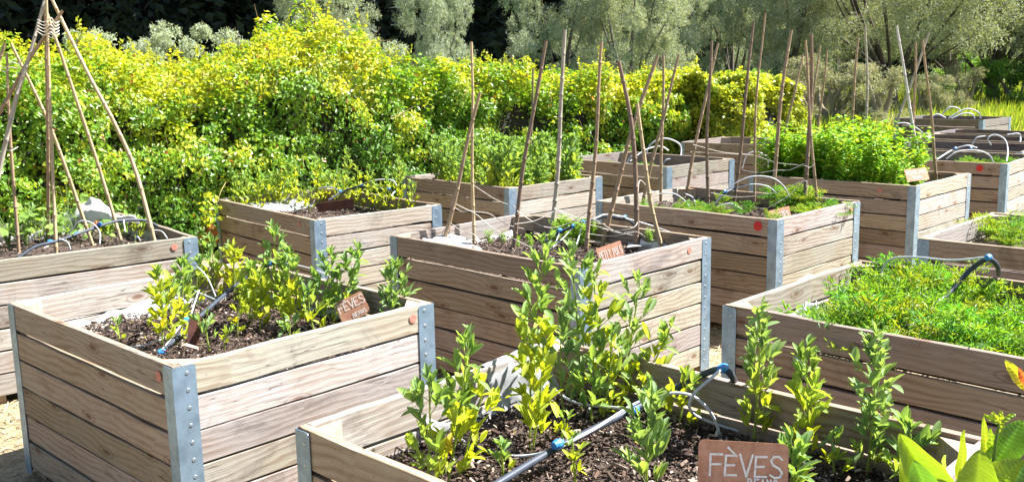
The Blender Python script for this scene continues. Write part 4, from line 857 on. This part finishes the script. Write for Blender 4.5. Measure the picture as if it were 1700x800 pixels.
for i, (px, py, H, nl, sz, lb) in enumerate([(15, 412, .28, 9, .075, 'dark-stemmed leafy squash at the left edge of the wigwam bed'), (45, 410, .26, 7, .08, 'pale lobed-leaf squash left of the wigwam canes'), (80, 408, .22, 9, .07, 'squash wrapped round the foot of the upright canes'),
        (125, 400, .20, 8, .07, 'low squash right of the upright canes'), (150, 402, .14, 7, .075, 'squash with a large light round leaf at the rim'), (115, 385, .36, 8, .08, 'tall squash shoot before the white sheet'), (-20, 415, .25, 8, .08, 'squash cut by the left edge of the view')]):
    o = lobed(400+i, H*1.15, int(nl*1.7), sz, (.24, .38, .09)); p = base_at('L', px, py); o.location = (p.x, p.y, min(p.z, .63)); tag(o, lb, 'squash plant', 'squash plants of the wigwam bed')
beans('L', [(225, 402, 222, 366, 'bushy yellow-green sprig at the right end of the wigwam bed', D_(bushy=1.3, yellow=.5)), (200, 402, 205, 378, 'low green sprig left of the yellow-green one', D_(yellow=.2)), (55, 372, 50, 350, 'small green weed by the hedge side of the wigwam bed', D_(yellow=.2)), (170, 398, 172, 378, 'small sprig under the dark hose of the wigwam bed', D_(yellow=.4))], 'sprigs of the wigwam bed')
beans('L', [(bx, by, tx, ty, lb, D_(bushy=1.5, yellow=yy)) for bx, by, tx, ty, yy, lb in [(240, 398, 238, 372, .4, 'light green sprig nearest the right corner of the wigwam bed'), (100, 405, 104, 372, .2, 'leafy shoot between the two upright wigwam canes and the rim'),
  (65, 405, 62, 365, .25, 'leafy shoot just left of the upright wigwam canes'), (185, 400, 182, 382, .5, 'small yellowish sprig under the right wigwam cane'), (30, 410, 34, 378, .3, 'leafy shoot beside the left edge squash'), (140, 395, 138, 362, .2, 'shoot by the blue hose joints of the wigwam bed')]], 'shoots of the wigwam bed')
mb = MB(); c = PY(160, 371, 6.1)
for a in range(7):
    d = Vector((math.cos(a*.9), math.sin(a*.9)*.6, math.sin(a*.9)*.7)); mb.add([(0, 0, 0), tuple(d*.014+Vector((0, -.004, .006))), tuple(d*.026), tuple(d*.014+Vector((.004, .004, -.006)))], [(0, 1, 2, 3)])
o = mb.build('orange_flower', simple('orange_petal', (.75, .22, .02), .6, 0, 0, None, 0, .3, .3), None); o.location = c; tag(o, 'small orange flower beside a blue joint in the wigwam bed', 'flower')
# little hanging glass diamond on the carrot bed's shaded side
p0 = PY(1328, 598, 3.55); x, y, a, u, v = BEDS['R']; nrm_ = Vector((-math.cos(a), -math.sin(a), 0)); dn = nrm_.dot(ray(1328, 598)); pl = local('R', 0, .5)+nrm_*.02
tt = (pl-Vector((0, 0, CAMH))).dot(nrm_)/dn; p0 = Vector((0, 0, CAMH))+ray(1328, 598)*tt
root = empty('glass_pendant', p0, a); tag(root, 'small grey faceted diamond pendant hanging on the shaded side of the carrot bed', 'ornament')
mb = MB(); q = .033; mb.add([(0, 0, q*1.1), (0, -q, 0), (0, 0, -q*1.1), (0, q, 0), (-.012, 0, 0), (.008, 0, 0)], [(0, 4, 1), (1, 4, 2), (2, 4, 3), (3, 4, 0), (0, 1, 5), (1, 2, 5), (2, 3, 5), (3, 0, 5)])
mb.build('facet_body', simple('grey_glass', (.28, .40, .42), .12, .3, 0, None, 0, .8), root)
V, Fq, C = tube_arr([(0, 0, q), (.004, 0, q+.03), (.012, 0, q+.06)], .0012, 5); mb = MB(); mb.add(V, [tuple(f) for f in Fq]); mb.build('string', TWINE, root)
# citrus in pot, bottom right
def big_leaf(R, L, Wd, col, curl=.25):
    n, m = 41, 11; V = []; C = []; tw = R.uniform(-.25, .25); ph = R.uniform(0, 6)
    for i in range(n):
        t = i/(n-1); w = Wd*.5*math.sin(math.pi*(t**.85))**.7*(1+.03*math.sin(t*23+ph))+.001
        for j in range(m):
            s_ = (j/(m-1)-.5)*2; a = abs(s_); vein = math.cos((t*L-.55*a*w)/.0085*6.283)
            V.append((t*L, s_*w*(1-.06*a*a), -curl*L*t*t + a**1.4*w*.38 + s_*w*tw + .0011*vein*min(1, a*3)*(1-a**4) + .003*math.sin(t*11+ph)*a*a))
            k = 1+.30*max(0, vein)**4*(1-a*.5)-.10*max(0, -vein)+(.35 if a < .08 else 0)+(.25 if a > .95 else 0)+R.normal(0, .03); C.append(np.array(col)*k)
    return np.array(V), np.array([(i*m+j, i*m+j+1, (i+1)*m+j+1, (i+1)*m+j) for i in range(n-1) for j in range(m-1)]), np.clip(np.array(C), 0, 1)
# citrus shrub in a pot, bottom right
citrus_base = Vector((1.02, 1.70, 0)); root = empty('lemon_shrub', citrus_base); tag(root, 'glossy yellow-green citrus shrub at the lower right corner in front', 'shrub')
R = np.random.RandomState(5); parts = []
def cl(px, py, tx, ty, Y, wd, col, roll=0, curl=.2, dY=0):
    a_ = PY(px, py, Y); b_ = PY(tx, ty, Y+dY); X = np.array(b_-a_); L = np.linalg.norm(X); X /= L
    view = norm(np.array([0, 0, CAMH])-np.array(a_)); N = view - X*np.dot(view, X); N = norm(N); Yv = np.cross(N, X); N2 = N*math.cos(roll)+Yv*math.sin(roll); Y2 = np.cross(N2, X)
    V, Fq, C = big_leaf(R, L, wd, col, curl); W_ = np.array(a_)-np.array(citrus_base) + V[:, :1]*X + V[:, 1:2]*Y2 + V[:, 2:3]*N2
    return link('leaf', raw_mesh('leaf', W_, Fq, C, GLOSSY, True), root)
YG = (.21, .33, .025); MG = (.10, .23, .03); LG = (.28, .36, .04)
stem_pts = [PY(1645, 905, 1.85), PY(1648, 800, 1.83), PY(1652, 740, 1.82), PY(1660, 698, 1.82)]
link('stem', raw_mesh('stem', *tube_arr(np.array([list(p-citrus_base) for p in smooth_path([Vector((1.02, 1.70, .2))]+stem_pts, 24)]), np.linspace(.008, .002, 25)[:len(smooth_path([Vector((1.02, 1.70, .2))]+stem_pts, 24))], 8, (.16, .24, .07)), LEAF, True), root)
for a_ in [(1600, 880, 1495, 724, 1.75, .085, YG, .15, .05), (1618, 890, 1626, 748, 1.72, .092, YG, 0, .03), (1650, 772, 1698, 698, 1.85, .064, MG, -.15, .05), (1632, 822, 1700, 762, 1.78, .066, YG, .1, .05),
           (1645, 800, 1628, 695, 1.86, .018, LG, .5, .1), (1600, 830, 1592, 716, 1.82, .024, LG, .9, .1), (1560, 850, 1562, 756, 1.80, .03, (.36, .46, .16), .9, .1), (1642, 790, 1640, 742, 1.83, .03, YG, .7, .3),
           (1660, 700, 1635, 690, 1.82, .010, YG, .3, .2), (1660, 702, 1686, 685, 1.83, .010, YG, .3, .2), (1660, 700, 1662, 682, 1.81, .010, LG, 0, .1), (1660, 702, 1648, 684, 1.80, .009, LG, 0, .1), (1658, 720, 1670, 690, 1.83, .012, LG, .6, .1),
           (1650, 760, 1642, 712, 1.84, .014, YG, .9, .1), (1700, 860, 1720, 760, 1.75, .06, MG, 0, .2), (1580, 900, 1518, 768, 1.70, .075, MG, .1, .05), (1660, 870, 1668, 795, 1.70, .06, YG, .2, .2), (1540, 870, 1490, 765, 1.78, .04, (.30, .42, .05), .5, .2),
           (1715, 650, 1672, 605, 1.80, .026, (.50, .50, .04), .2, .2), (1725, 655, 1690, 618, 1.78, .022, (.55, .12, .05), .5, .2), (1735, 640, 1718, 600, 1.8, .03, MG, 0, .2)]: cl(*a_)
V, Fq, C = tube_arr([list(PY(1725, 900, 1.82)-citrus_base), list(PY(1735, 760, 1.80)-citrus_base), list(PY(1722, 650, 1.79)-citrus_base)], [.006, .004, .002], 7, (.16, .24, .07)); link('stem', raw_mesh('stem', V, Fq, C, LEAF, True), root)
prof = [(.0, .0), (.11, .0), (.15, .28), (.165, .28), (.165, .33), (.15, .33), (.14, .30), (0, .30)]; n = 28; V = []; Fq = []
for r_, z in prof: V += [(r_*math.cos(2*math.pi*i/n), r_*math.sin(2*math.pi*i/n), z) for i in range(n)]
for j in range(len(prof)-1): Fq += [(j*n+i, j*n+(i+1) % n, (j+1)*n+(i+1) % n, (j+1)*n+i) for i in range(n)]
mb = MB(); mb.add(V, Fq); pot = mb.build('flower_pot', TERRA, None, True); pot.location = (citrus_base.x, citrus_base.y, GZ); tag(pot, 'terracotta pot holding the citrus shrub, below the lower right corner', 'flower pot')
# ------------------------------------------------------------------ hedge
def leaf_cloud(P, N0, R, L, asp, C, jit=.7):
    X = norm(np.cross(N0, R.normal(0, 1, P.shape))+R.normal(0, .3, P.shape)-np.array([0, 0, .25])); N = norm(N0+R.normal(0, jit, P.shape)); return inst(T_DIA, P, X, N, L, L*asp, C)
# centre line of hedge (x,y) and height
HL = np.array([(-7.4, 5.6, 2.0), (-4.6, 8.9, 2.08), (-3.2, 10.5, 1.98), (-2.25, 11.6, 2.35), (-1.85, 12.1, 1.95), (-1.2, 12.9, 1.82), (-.35, 13.75, 2.0), (.5, 14.5, 1.72), (2.4, 16.0, 1.66), (3.6, 16.9, 1.6)])
def hedge_points(n, HLs, R, half, bumpy=.32, depth=.3, seed=1):
    seg = np.linalg.norm(np.diff(HLs[:, :2], axis=0), axis=1); cum = np.r_[0, np.cumsum(seg)]; s_ = R.uniform(0, cum[-1], n)
    X = np.interp(s_, cum, HLs[:, 0]); Y = np.interp(s_, cum, HLs[:, 1]); Hh = np.interp(s_, cum, HLs[:, 2])
    i = np.clip(np.searchsorted(cum, s_)-1, 0, len(seg)-1); T = (np.diff(HLs[:, :2], axis=0)/seg[:, None])[i]; Nn = np.c_[T[:, 1], -T[:, 0]]  # towards the beds/camera (right-hand side)
    # superellipse section: angle 0 front base -> top -> back
    w = R.uniform(0, 1, n); L1, L2 = .56, .86; side = np.where(w < L1, w/L1, 1.0); ztop = (w-L1)/(L2-L1); zb = (w-L2)/(1-L2)
    off = np.where(w < L1, half, np.where(w < L2, half*(1-2*ztop), -half)); z = np.where(w < L1, side*Hh, np.where(w < L2, Hh, Hh*(1-zb)))
    nx = np.where(w < L1, 1., np.where(w < L2, .0, -1.)); nz = np.where(w < L1, .35, np.where(w < L2, 1., .35))
    # round shoulders
    sh = np.clip((z/Hh-.72)/.28, 0, 1); off = off*(1-.35*sh*sh*(np.abs(nx)))
    P = np.c_[X+Nn[:, 0]*off, Y+Nn[:, 1]*off, z]; N0 = norm(np.c_[Nn*nx[:, None], nz])
    q = P*[1, 1, 1.2]; hol = np.clip(vnoise(q, 3.3, seed+7)*.7+vnoise(q, 1.6, seed+5)*.5-.20+.22*np.clip(.55-z/Hh, 0, 1)*.8-.25*np.clip(z/Hh-.7, 0, 1), 0, 1); b = -1.0*hol*(bumpy/.36) + bumpy*(vnoise(q, .9, seed)*.7+vnoise(q, 2.6, seed+1)*.6+vnoise(q, 5.5, seed+2)*.55)
    dd = -R.gamma(1.4, depth*.3, n); P = P+N0*(b+dd)[:, None]; P[:, 2] = np.maximum(P[:, 2]-.05, GZ+.01+R.uniform(0, .1, n)); return P, N0, b, Hh
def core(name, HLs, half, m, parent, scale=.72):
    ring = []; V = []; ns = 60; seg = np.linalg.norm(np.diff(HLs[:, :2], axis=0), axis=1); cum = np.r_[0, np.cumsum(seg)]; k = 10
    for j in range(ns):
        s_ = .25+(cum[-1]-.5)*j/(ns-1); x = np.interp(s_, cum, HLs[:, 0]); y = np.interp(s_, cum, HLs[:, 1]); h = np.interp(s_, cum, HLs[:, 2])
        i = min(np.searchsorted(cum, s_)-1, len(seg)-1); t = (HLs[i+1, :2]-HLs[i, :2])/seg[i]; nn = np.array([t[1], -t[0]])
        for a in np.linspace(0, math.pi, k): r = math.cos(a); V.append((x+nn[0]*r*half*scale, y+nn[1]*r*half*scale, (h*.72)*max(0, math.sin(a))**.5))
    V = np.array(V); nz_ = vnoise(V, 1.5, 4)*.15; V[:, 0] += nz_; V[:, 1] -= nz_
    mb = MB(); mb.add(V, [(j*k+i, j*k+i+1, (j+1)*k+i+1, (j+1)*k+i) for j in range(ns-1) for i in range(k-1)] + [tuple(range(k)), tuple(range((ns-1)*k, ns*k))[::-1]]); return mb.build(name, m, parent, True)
def twigs(P, N0, R, n, L, col):
    idx = R.choice(len(P), n); parts = []
    for i in idx:
        d = norm(N0[i]*.6+R.normal(0, .6, 3)+np.array([0, 0, .5])); l = L*R.uniform(.4, 1); a = P[i]-d*l*.45; parts.append(tube_arr(np.array([a, a+d*l*.5+R.normal(0, .02, 3), a+d*l]), [.004, .003, .0015], 4, col))
    return join(parts)
R = np.random.RandomState(31)
root = empty('hedge', (-2.5, 11.2, 0)); tag(root, 'tall clipped climbing hedge of small green and yellow leaves behind the beds', 'hedge')
n = 175000; P, N0, b, Hh = hedge_points(n, HL, R, .62, .36, .42, 3)
yn = vnoise(P, .45, 8)*.35+vnoise(P, 1.6, 9)*.45+vnoise(P, 4.5, 12)*.55+vnoise(P, 10, 15)*.35 + 1.0*(P[:, 2]/Hh-.70) + .16*np.clip(P[:, 0]+.8, 0, 3) + R.normal(0, .25, n)
G1 = np.array([.085, .21, .022]); G2 = np.array([.19, .34, .03]); Y1 = np.array([.48, .50, .035]); tY = np.clip((yn-.05)/.55, 0, 1)[:, None]; tG = np.clip((yn+.7)/.7, 0, 1)[:, None]
C = (G1*(1-tG)+G2*tG)*(1-tY)+Y1*tY; C = C*R.uniform(.7, 1.3, (n, 1)); br_ = R.uniform(0, 1, n) < .012; C[br_] = [.35, .14, .05]
L = R.uniform(.036, .068, n)*(1+.03*np.clip(P[:, 1]-9, 0, 8)); me = raw_mesh('foliage', *leaf_cloud(P-np.array([-2.5, 11.2, 0]), N0, R, L, .60, C), HLEAF); link('foliage', me, root)
tw = twigs(P-np.array([-2.5, 11.2, 0]), N0, R, 900, .45, (.30, .22, .12)); tag(link('branch', raw_mesh('branch', *tw, BARK, True), root), kind='stuff')
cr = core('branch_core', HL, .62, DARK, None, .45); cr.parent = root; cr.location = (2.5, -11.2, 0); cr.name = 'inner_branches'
# loose shoots sprouting from the hedge top
sh_P = []; sh_X = []; sh_C = []; sh_st = []
for i in range(260):
    k = R.randint(0, n); 
    while P[k, 2] < 1.7: k = R.randint(0, n)
    b0 = P[k]-np.array([-2.5, 11.2, 0]); d = norm(np.array([R.normal(0, .4), R.normal(0, .4), 1.])); l = R.uniform(.08, .3); sh_st.append(tube_arr(np.array([b0, b0+d*l*.5, b0+d*l]), [.003, .002, .001], 4, (.25, .25, .08)))
    for q in range(int(l/.016)): sh_P.append(b0+d*q*.016); sh_X.append(norm(R.normal(0, 1, 3)+[0, 0, .6])); sh_C.append(np.array([.42, .46, .035])*R.uniform(.6, 1.2))
sh_P, sh_X, sh_C = map(np.array, (sh_P, sh_X, sh_C)); v1 = inst(T_DIA, sh_P, sh_X, R.normal(0, 1, sh_P.shape), .05, .026, sh_C)
link('top_shoots', raw_mesh('top_shoots', *v1, HLEAF), root); tag(link('shoot_stems', raw_mesh('shoot_stems', *join(sh_st), BARK, True), root), kind='stuff')
# golden shrub at the far end
GH = np.array([(3.0, 15.5, 1.66), (3.5, 15.9, 1.72), (4.15, 16.35, 1.72), (4.6, 16.7, 1.5)]); root = empty('golden_shrub', (4.6, 16.3, 0)); tag(root, 'rounded golden yellow shrub at the right end of the green hedge', 'shrub')
n = 60000; P, N0, b, Hh = hedge_points(n, GH, R, .55, .28, .3, 13); C = np.array([.50, .56, .06])*(.85+.35*np.clip(vnoise(P, 3, 3), -1, 1))[:, None]*R.uniform(.8, 1.2, (n, 1)); gr = (vnoise(P, 2.5, 5)+R.normal(0, .45, n)) > .45; C[gr] = [.20, .30, .04]
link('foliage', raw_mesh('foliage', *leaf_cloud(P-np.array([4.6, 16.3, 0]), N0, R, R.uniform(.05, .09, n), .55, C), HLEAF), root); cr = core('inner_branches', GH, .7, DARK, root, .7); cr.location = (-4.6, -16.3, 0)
# bramble tip leaning beside the second bed's left corner
p0 = PY(345, 410, 7.9); root = empty('bramble_shoot', (p0.x, p0.y, 0)); tag(root, 'yellow and red leaved bramble shoot hanging at the left corner of the spindly bean bed', 'shoot')
stp = [PY(350, 470, 7.9), PY(347, 390, 7.75), PY(362, 330, 7.7), PY(375, 302, 7.8)]; q0 = Vector((p0.x, p0.y, 0)); link('stem', raw_mesh('stem', *tube_arr(np.array([list(p-q0) for p in smooth_path([Vector((p0.x, p0.y, 0)), *stp], 24)]), .004, 5, (.38, .34, .12)), BARK, True), root)
nb = 130; bx = R.normal(348, 8, nb); by = R.uniform(322, 405, nb); Pb = np.array([list(PY(a, b_, 7.75+R.uniform(-.15, .15))-q0) for a, b_ in zip(bx, by)]); Cb = np.where((by > 375)[:, None], np.array([.42, .16, .06]), np.array([.42, .48, .04]))*R.uniform(.7, 1.2, (nb, 1)); Cb[R.uniform(0, 1, nb) < .25] = (.18, .3, .04)
link('foliage', raw_mesh('foliage', *inst(TL, Pb, R.normal(0, 1, (nb, 3)), R.normal(0, 1, (nb, 3))+[0, -.5, 1], .05, .028, Cb), HLEAF, True), root)
# ------------------------------------------------------------------ trees
def tree(seed, H, Rx, col, nleaf, leafL, nblob=46, low=.12, name='olive_tree', asp=.24, trunk_h=1.1, limbs=5, tcol=(.16, .14, .12), lm=OLEAF):
    R = np.random.RandomState(seed); root = empty(name); st = []
    lean = R.normal(0, .15, 2); tp = np.array([[0, 0, 0], [lean[0]*.3, lean[1]*.3, trunk_h*.5], [lean[0], lean[1], trunk_h]]); st.append(tube_arr(np.array([list(p) for p in smooth_path(tp, 10)]), np.linspace(.24, .16, 11)[:len(smooth_path(tp, 10))], 10, tcol))
    blobs = []
    for i in range(nblob):
        a = R.uniform(0, 6.28); r = Rx*math.sqrt(R.uniform(0.02, 1))*.78; z = H*(low+(.92-low)*R.uniform(0, 1)**.85); r *= math.sqrt(max(.15, 1-((z/H-.5)/.62)**2)); blobs.append((math.cos(a)*r, math.sin(a)*r, z, R.uniform(.30, .60)*Rx*.46))
    lim = []
    for i in range(limbs+nblob//10):
        b_ = blobs[i % nblob]; e = np.array(b_[:3]); s0 = tp[-1]*R.uniform(.7, 1); m1 = s0*.55+e*.45+R.normal(0, .12, 3)+[0, 0, .1*H*.2]; pts = np.array([list(p) for p in smooth_path([s0, m1, e], 12)])
        st.append(tube_arr(pts, np.linspace(.10 if i < limbs else .045, .015, len(pts)), 7, tcol))
    link('trunk', raw_mesh('trunk', *join(st), BARK, True), root)
    Pn = []; Nn = []; per = nleaf//nblob
    for (x, y, z, r) in blobs:
        # twig clusters inside the blob
        nc = 60; cd = norm(R.normal(0, 1, (nc, 3))); cc = np.array([x, y, z])+cd*r*R.uniform(.45, 1.1, (nc, 1))*[1.1, 1.1, .85]; k = per//nc
        q = np.repeat(cc, k, 0)+R.normal(0, r*.10, (nc*k, 3))+R.normal(0, .01, (nc*k, 3)); Pn.append(q); Nn.append(np.repeat(cd, k, 0))
    P = np.concatenate(Pn); N0 = np.concatenate(Nn); P[:, 2] = np.maximum(P[:, 2], .1); C = np.array(col)*R.uniform(.7, 1.35, (len(P), 1)); d = R.uniform(0, 1, len(P)) < .18; C[d] = np.array(col)*1.7
    X = norm(R.normal(0, 1, P.shape)+[0, 0, .2]); link('crown', raw_mesh('crown', *inst(T_DIA, P, X, R.normal(0, 1, P.shape), R.uniform(.7, 1.2, len(P))*leafL, leafL*asp, C), lm), root); return root
OL = (.36, .40, .32)
oA = tree(51, 5.6, 2.5, OL, 72000, .082); oB = tree(52, 5.2, 2.2, (.34, .39, .33), 62000, .082); oC = tree(53, 7.2, 3.9, (.32, .35, .26), 120000, .09, 64, .30, trunk_h=1.15, limbs=9, tcol=(.10, .085, .07))
def put(o, px, Y, lb, first=True, rz=0, s_=1.0, cat='olive tree', g_='olive trees beyond the hedge'):
    c = o if first else copy_tree(o); p = PY(px, 300, Y); c.location = (p.x, p.y, GZ); c.rotation_euler = (0, 0, rz); c.scale = s_ if isinstance(s_, tuple) else (s_,)*3; return tag(c, lb, cat, g_)
put(oA, 548, 27, 'silvery olive tree behind the hedge, left of the other silvery one', s_=(.70, .7, .86)); put(oB, 728, 25, 'silvery olive tree between two dark gaps behind the hedge', s_=(.52, .6, .86))
put(oA, 1050, 27, 'wide olive tree behind the hedge above the PETIT POIS canes', False, 2.0, (.80, .8, .95)); put(oB, 925, 28, 'olive tree half behind the wide one above the canes', False, 1.0, (.85, .8, 1.05))
put(oB, 1105, 31, 'olive tree filling the right of the wide one above the canes', False, 5.0, (.75, .8, 1.0)); put(oB, 1215, 33, 'bluish olive tree behind the golden end of the hedge', False, 3.0, (.9, .9, 1.2)); put(oA, 1300, 31, 'pale olive tree left of the great olive', False, 4.1, (.9, .9, 1.25))
put(oC, 1475, 30, 'great spreading olive tree with forked trunk at the right'); put(oC, 1640, 34, 'olive tree with dark leaning trunk near the right edge', False, 2.3, 1.1); put(oC, 1840, 33, 'olive tree cut by the right edge of the view', False, 4.0, 1.0)
put(oC, 1380, 40, 'olive tree filling the gap behind the great olive', False, 5.2, 1.0); put(oA, 1560, 42, 'distant olive tree behind the leaning trunk', False, 5.0, 1.3)
# smaller silvery bushes poking over the hedge at the left
sA = tree(54, 3.3, 1.3, (.40, .45, .36), 16000, .085, 14, .1, 'olive_bush', trunk_h=.5, limbs=3)
for i, (px, Y, s_, lb) in enumerate([(175, 22, .93, 'low olive bush showing above the hedge at far left'), (310, 23, .98, 'low olive bush with upright tip above the hedge'), (410, 22, .90, 'low olive bush right of the upright tipped one'), (250, 26, .9, 'faint olive bush between the two left bushes'), (645, 22, .80, 'small olive bush between the two silvery trees'), (480, 24, .95, 'olive bush against the left silvery olive tree')]):
    put(sA, px, Y, lb, i == 0, i*1.3, s_, 'olive bush', 'low olive bushes above the hedge')
# twiggy scrub under the olives
sc = tree(56, 1.9, 1.3, (.32, .32, .24), 12000, .07, 16, .1, 'scrub_bush', trunk_h=.3, limbs=12, tcol=(.30, .25, .18))
for i, (px, Y, s_, lb) in enumerate([(1390, 24, 1.0, 'brownish twiggy scrub bush behind the pea thicket'), (1450, 23, .95, 'twiggy scrub bush right behind the pea thicket canes'), (1340, 26, 1.1, 'twiggy scrub at the right of the golden shrub'), (1530, 27, .8, 'low reddish scrub behind the pale silvery cane'), (1590, 30, .9, 'low scrub before the leaning olive trunk')]):
    put(sc, px, Y, lb, i == 0, i*2.1, s_, 'scrub bush', 'scrub bushes under the olives')
gb = tree(57, 2.4, 1.5, (.13, .24, .05), 14000, .08, 16, .05, 'green_bush', trunk_h=.3, limbs=4, asp=.5, lm=HLEAF)
for i, (px, Y, s_, lb) in enumerate([(1680, 31, 1.0, 'green bush at the right edge beyond the grass'), (1260, 22, .8, 'green bush between golden shrub and olives'), (1600, 38, 1.0, 'green bush behind the leaning trunk'), (1330, 30, .9, 'green bush under the pale olive')]):
    put(gb, px, Y, lb, i == 0, i*2.1, s_, 'green bush', 'green bushes under the olives')
# dark wood far behind
R = np.random.RandomState(77); n = 90000; nT = 230; tx = R.uniform(-48, 75, nT); ty = 62+R.uniform(0, 12, nT); th = R.uniform(13, 20, nT); k = R.randint(0, nT, n)
hz = R.uniform(0, 1, n)**.8; a = R.uniform(0, 6.28, n); rr = (1-hz)**.6*3.0*R.uniform(.6, 1.05, n); P = np.c_[tx[k]+np.cos(a)*rr, ty[k]+np.sin(a)*rr, hz*th[k]]; N0 = norm(np.c_[np.cos(a), np.sin(a), np.full(n, .3)])
C = np.array([.022, .036, .020])*R.uniform(.6, 1.4, (n, 1)); me = raw_mesh('woodland', *inst(T_DIA, P, norm(N0+R.normal(0, .5, P.shape)-[0, 0, .3]), norm(N0+R.normal(0, .5, P.shape)), R.uniform(.7, 1.3, n), .5, C), simple('conifer_foliage', (.018, .030, .018), .8, 0, 2, (.010, .018, .012)))
tag(link('woodland', me), 'dark wood of tall trees far behind the olives', 'wood', kind='stuff')
mb = MB(); xs = np.linspace(-70, 100, 60); V = []
for x in xs: h = 12+2*math.sin(x*.3)+1.5*math.sin(x*.71); V += [(x, 66, -1), (x, 68, h), (x, 90, h+4), (x, 90, -1)]
mb.add(V, [(i*4+j, (i+1)*4+j, (i+1)*4+j+1, i*4+j+1) for i in range(59) for j in range(3)])
hill = mb.build('wooded_hill', simple('hill_shade', (.012, .018, .012), .95, 0, .6, (.020, .026, .014)), None, True); tag(hill, kind='structure')
print('objects', len(S.objects), 'polys', sum(len(o.data.polygons) for o in S.objects if o.type == 'MESH'))
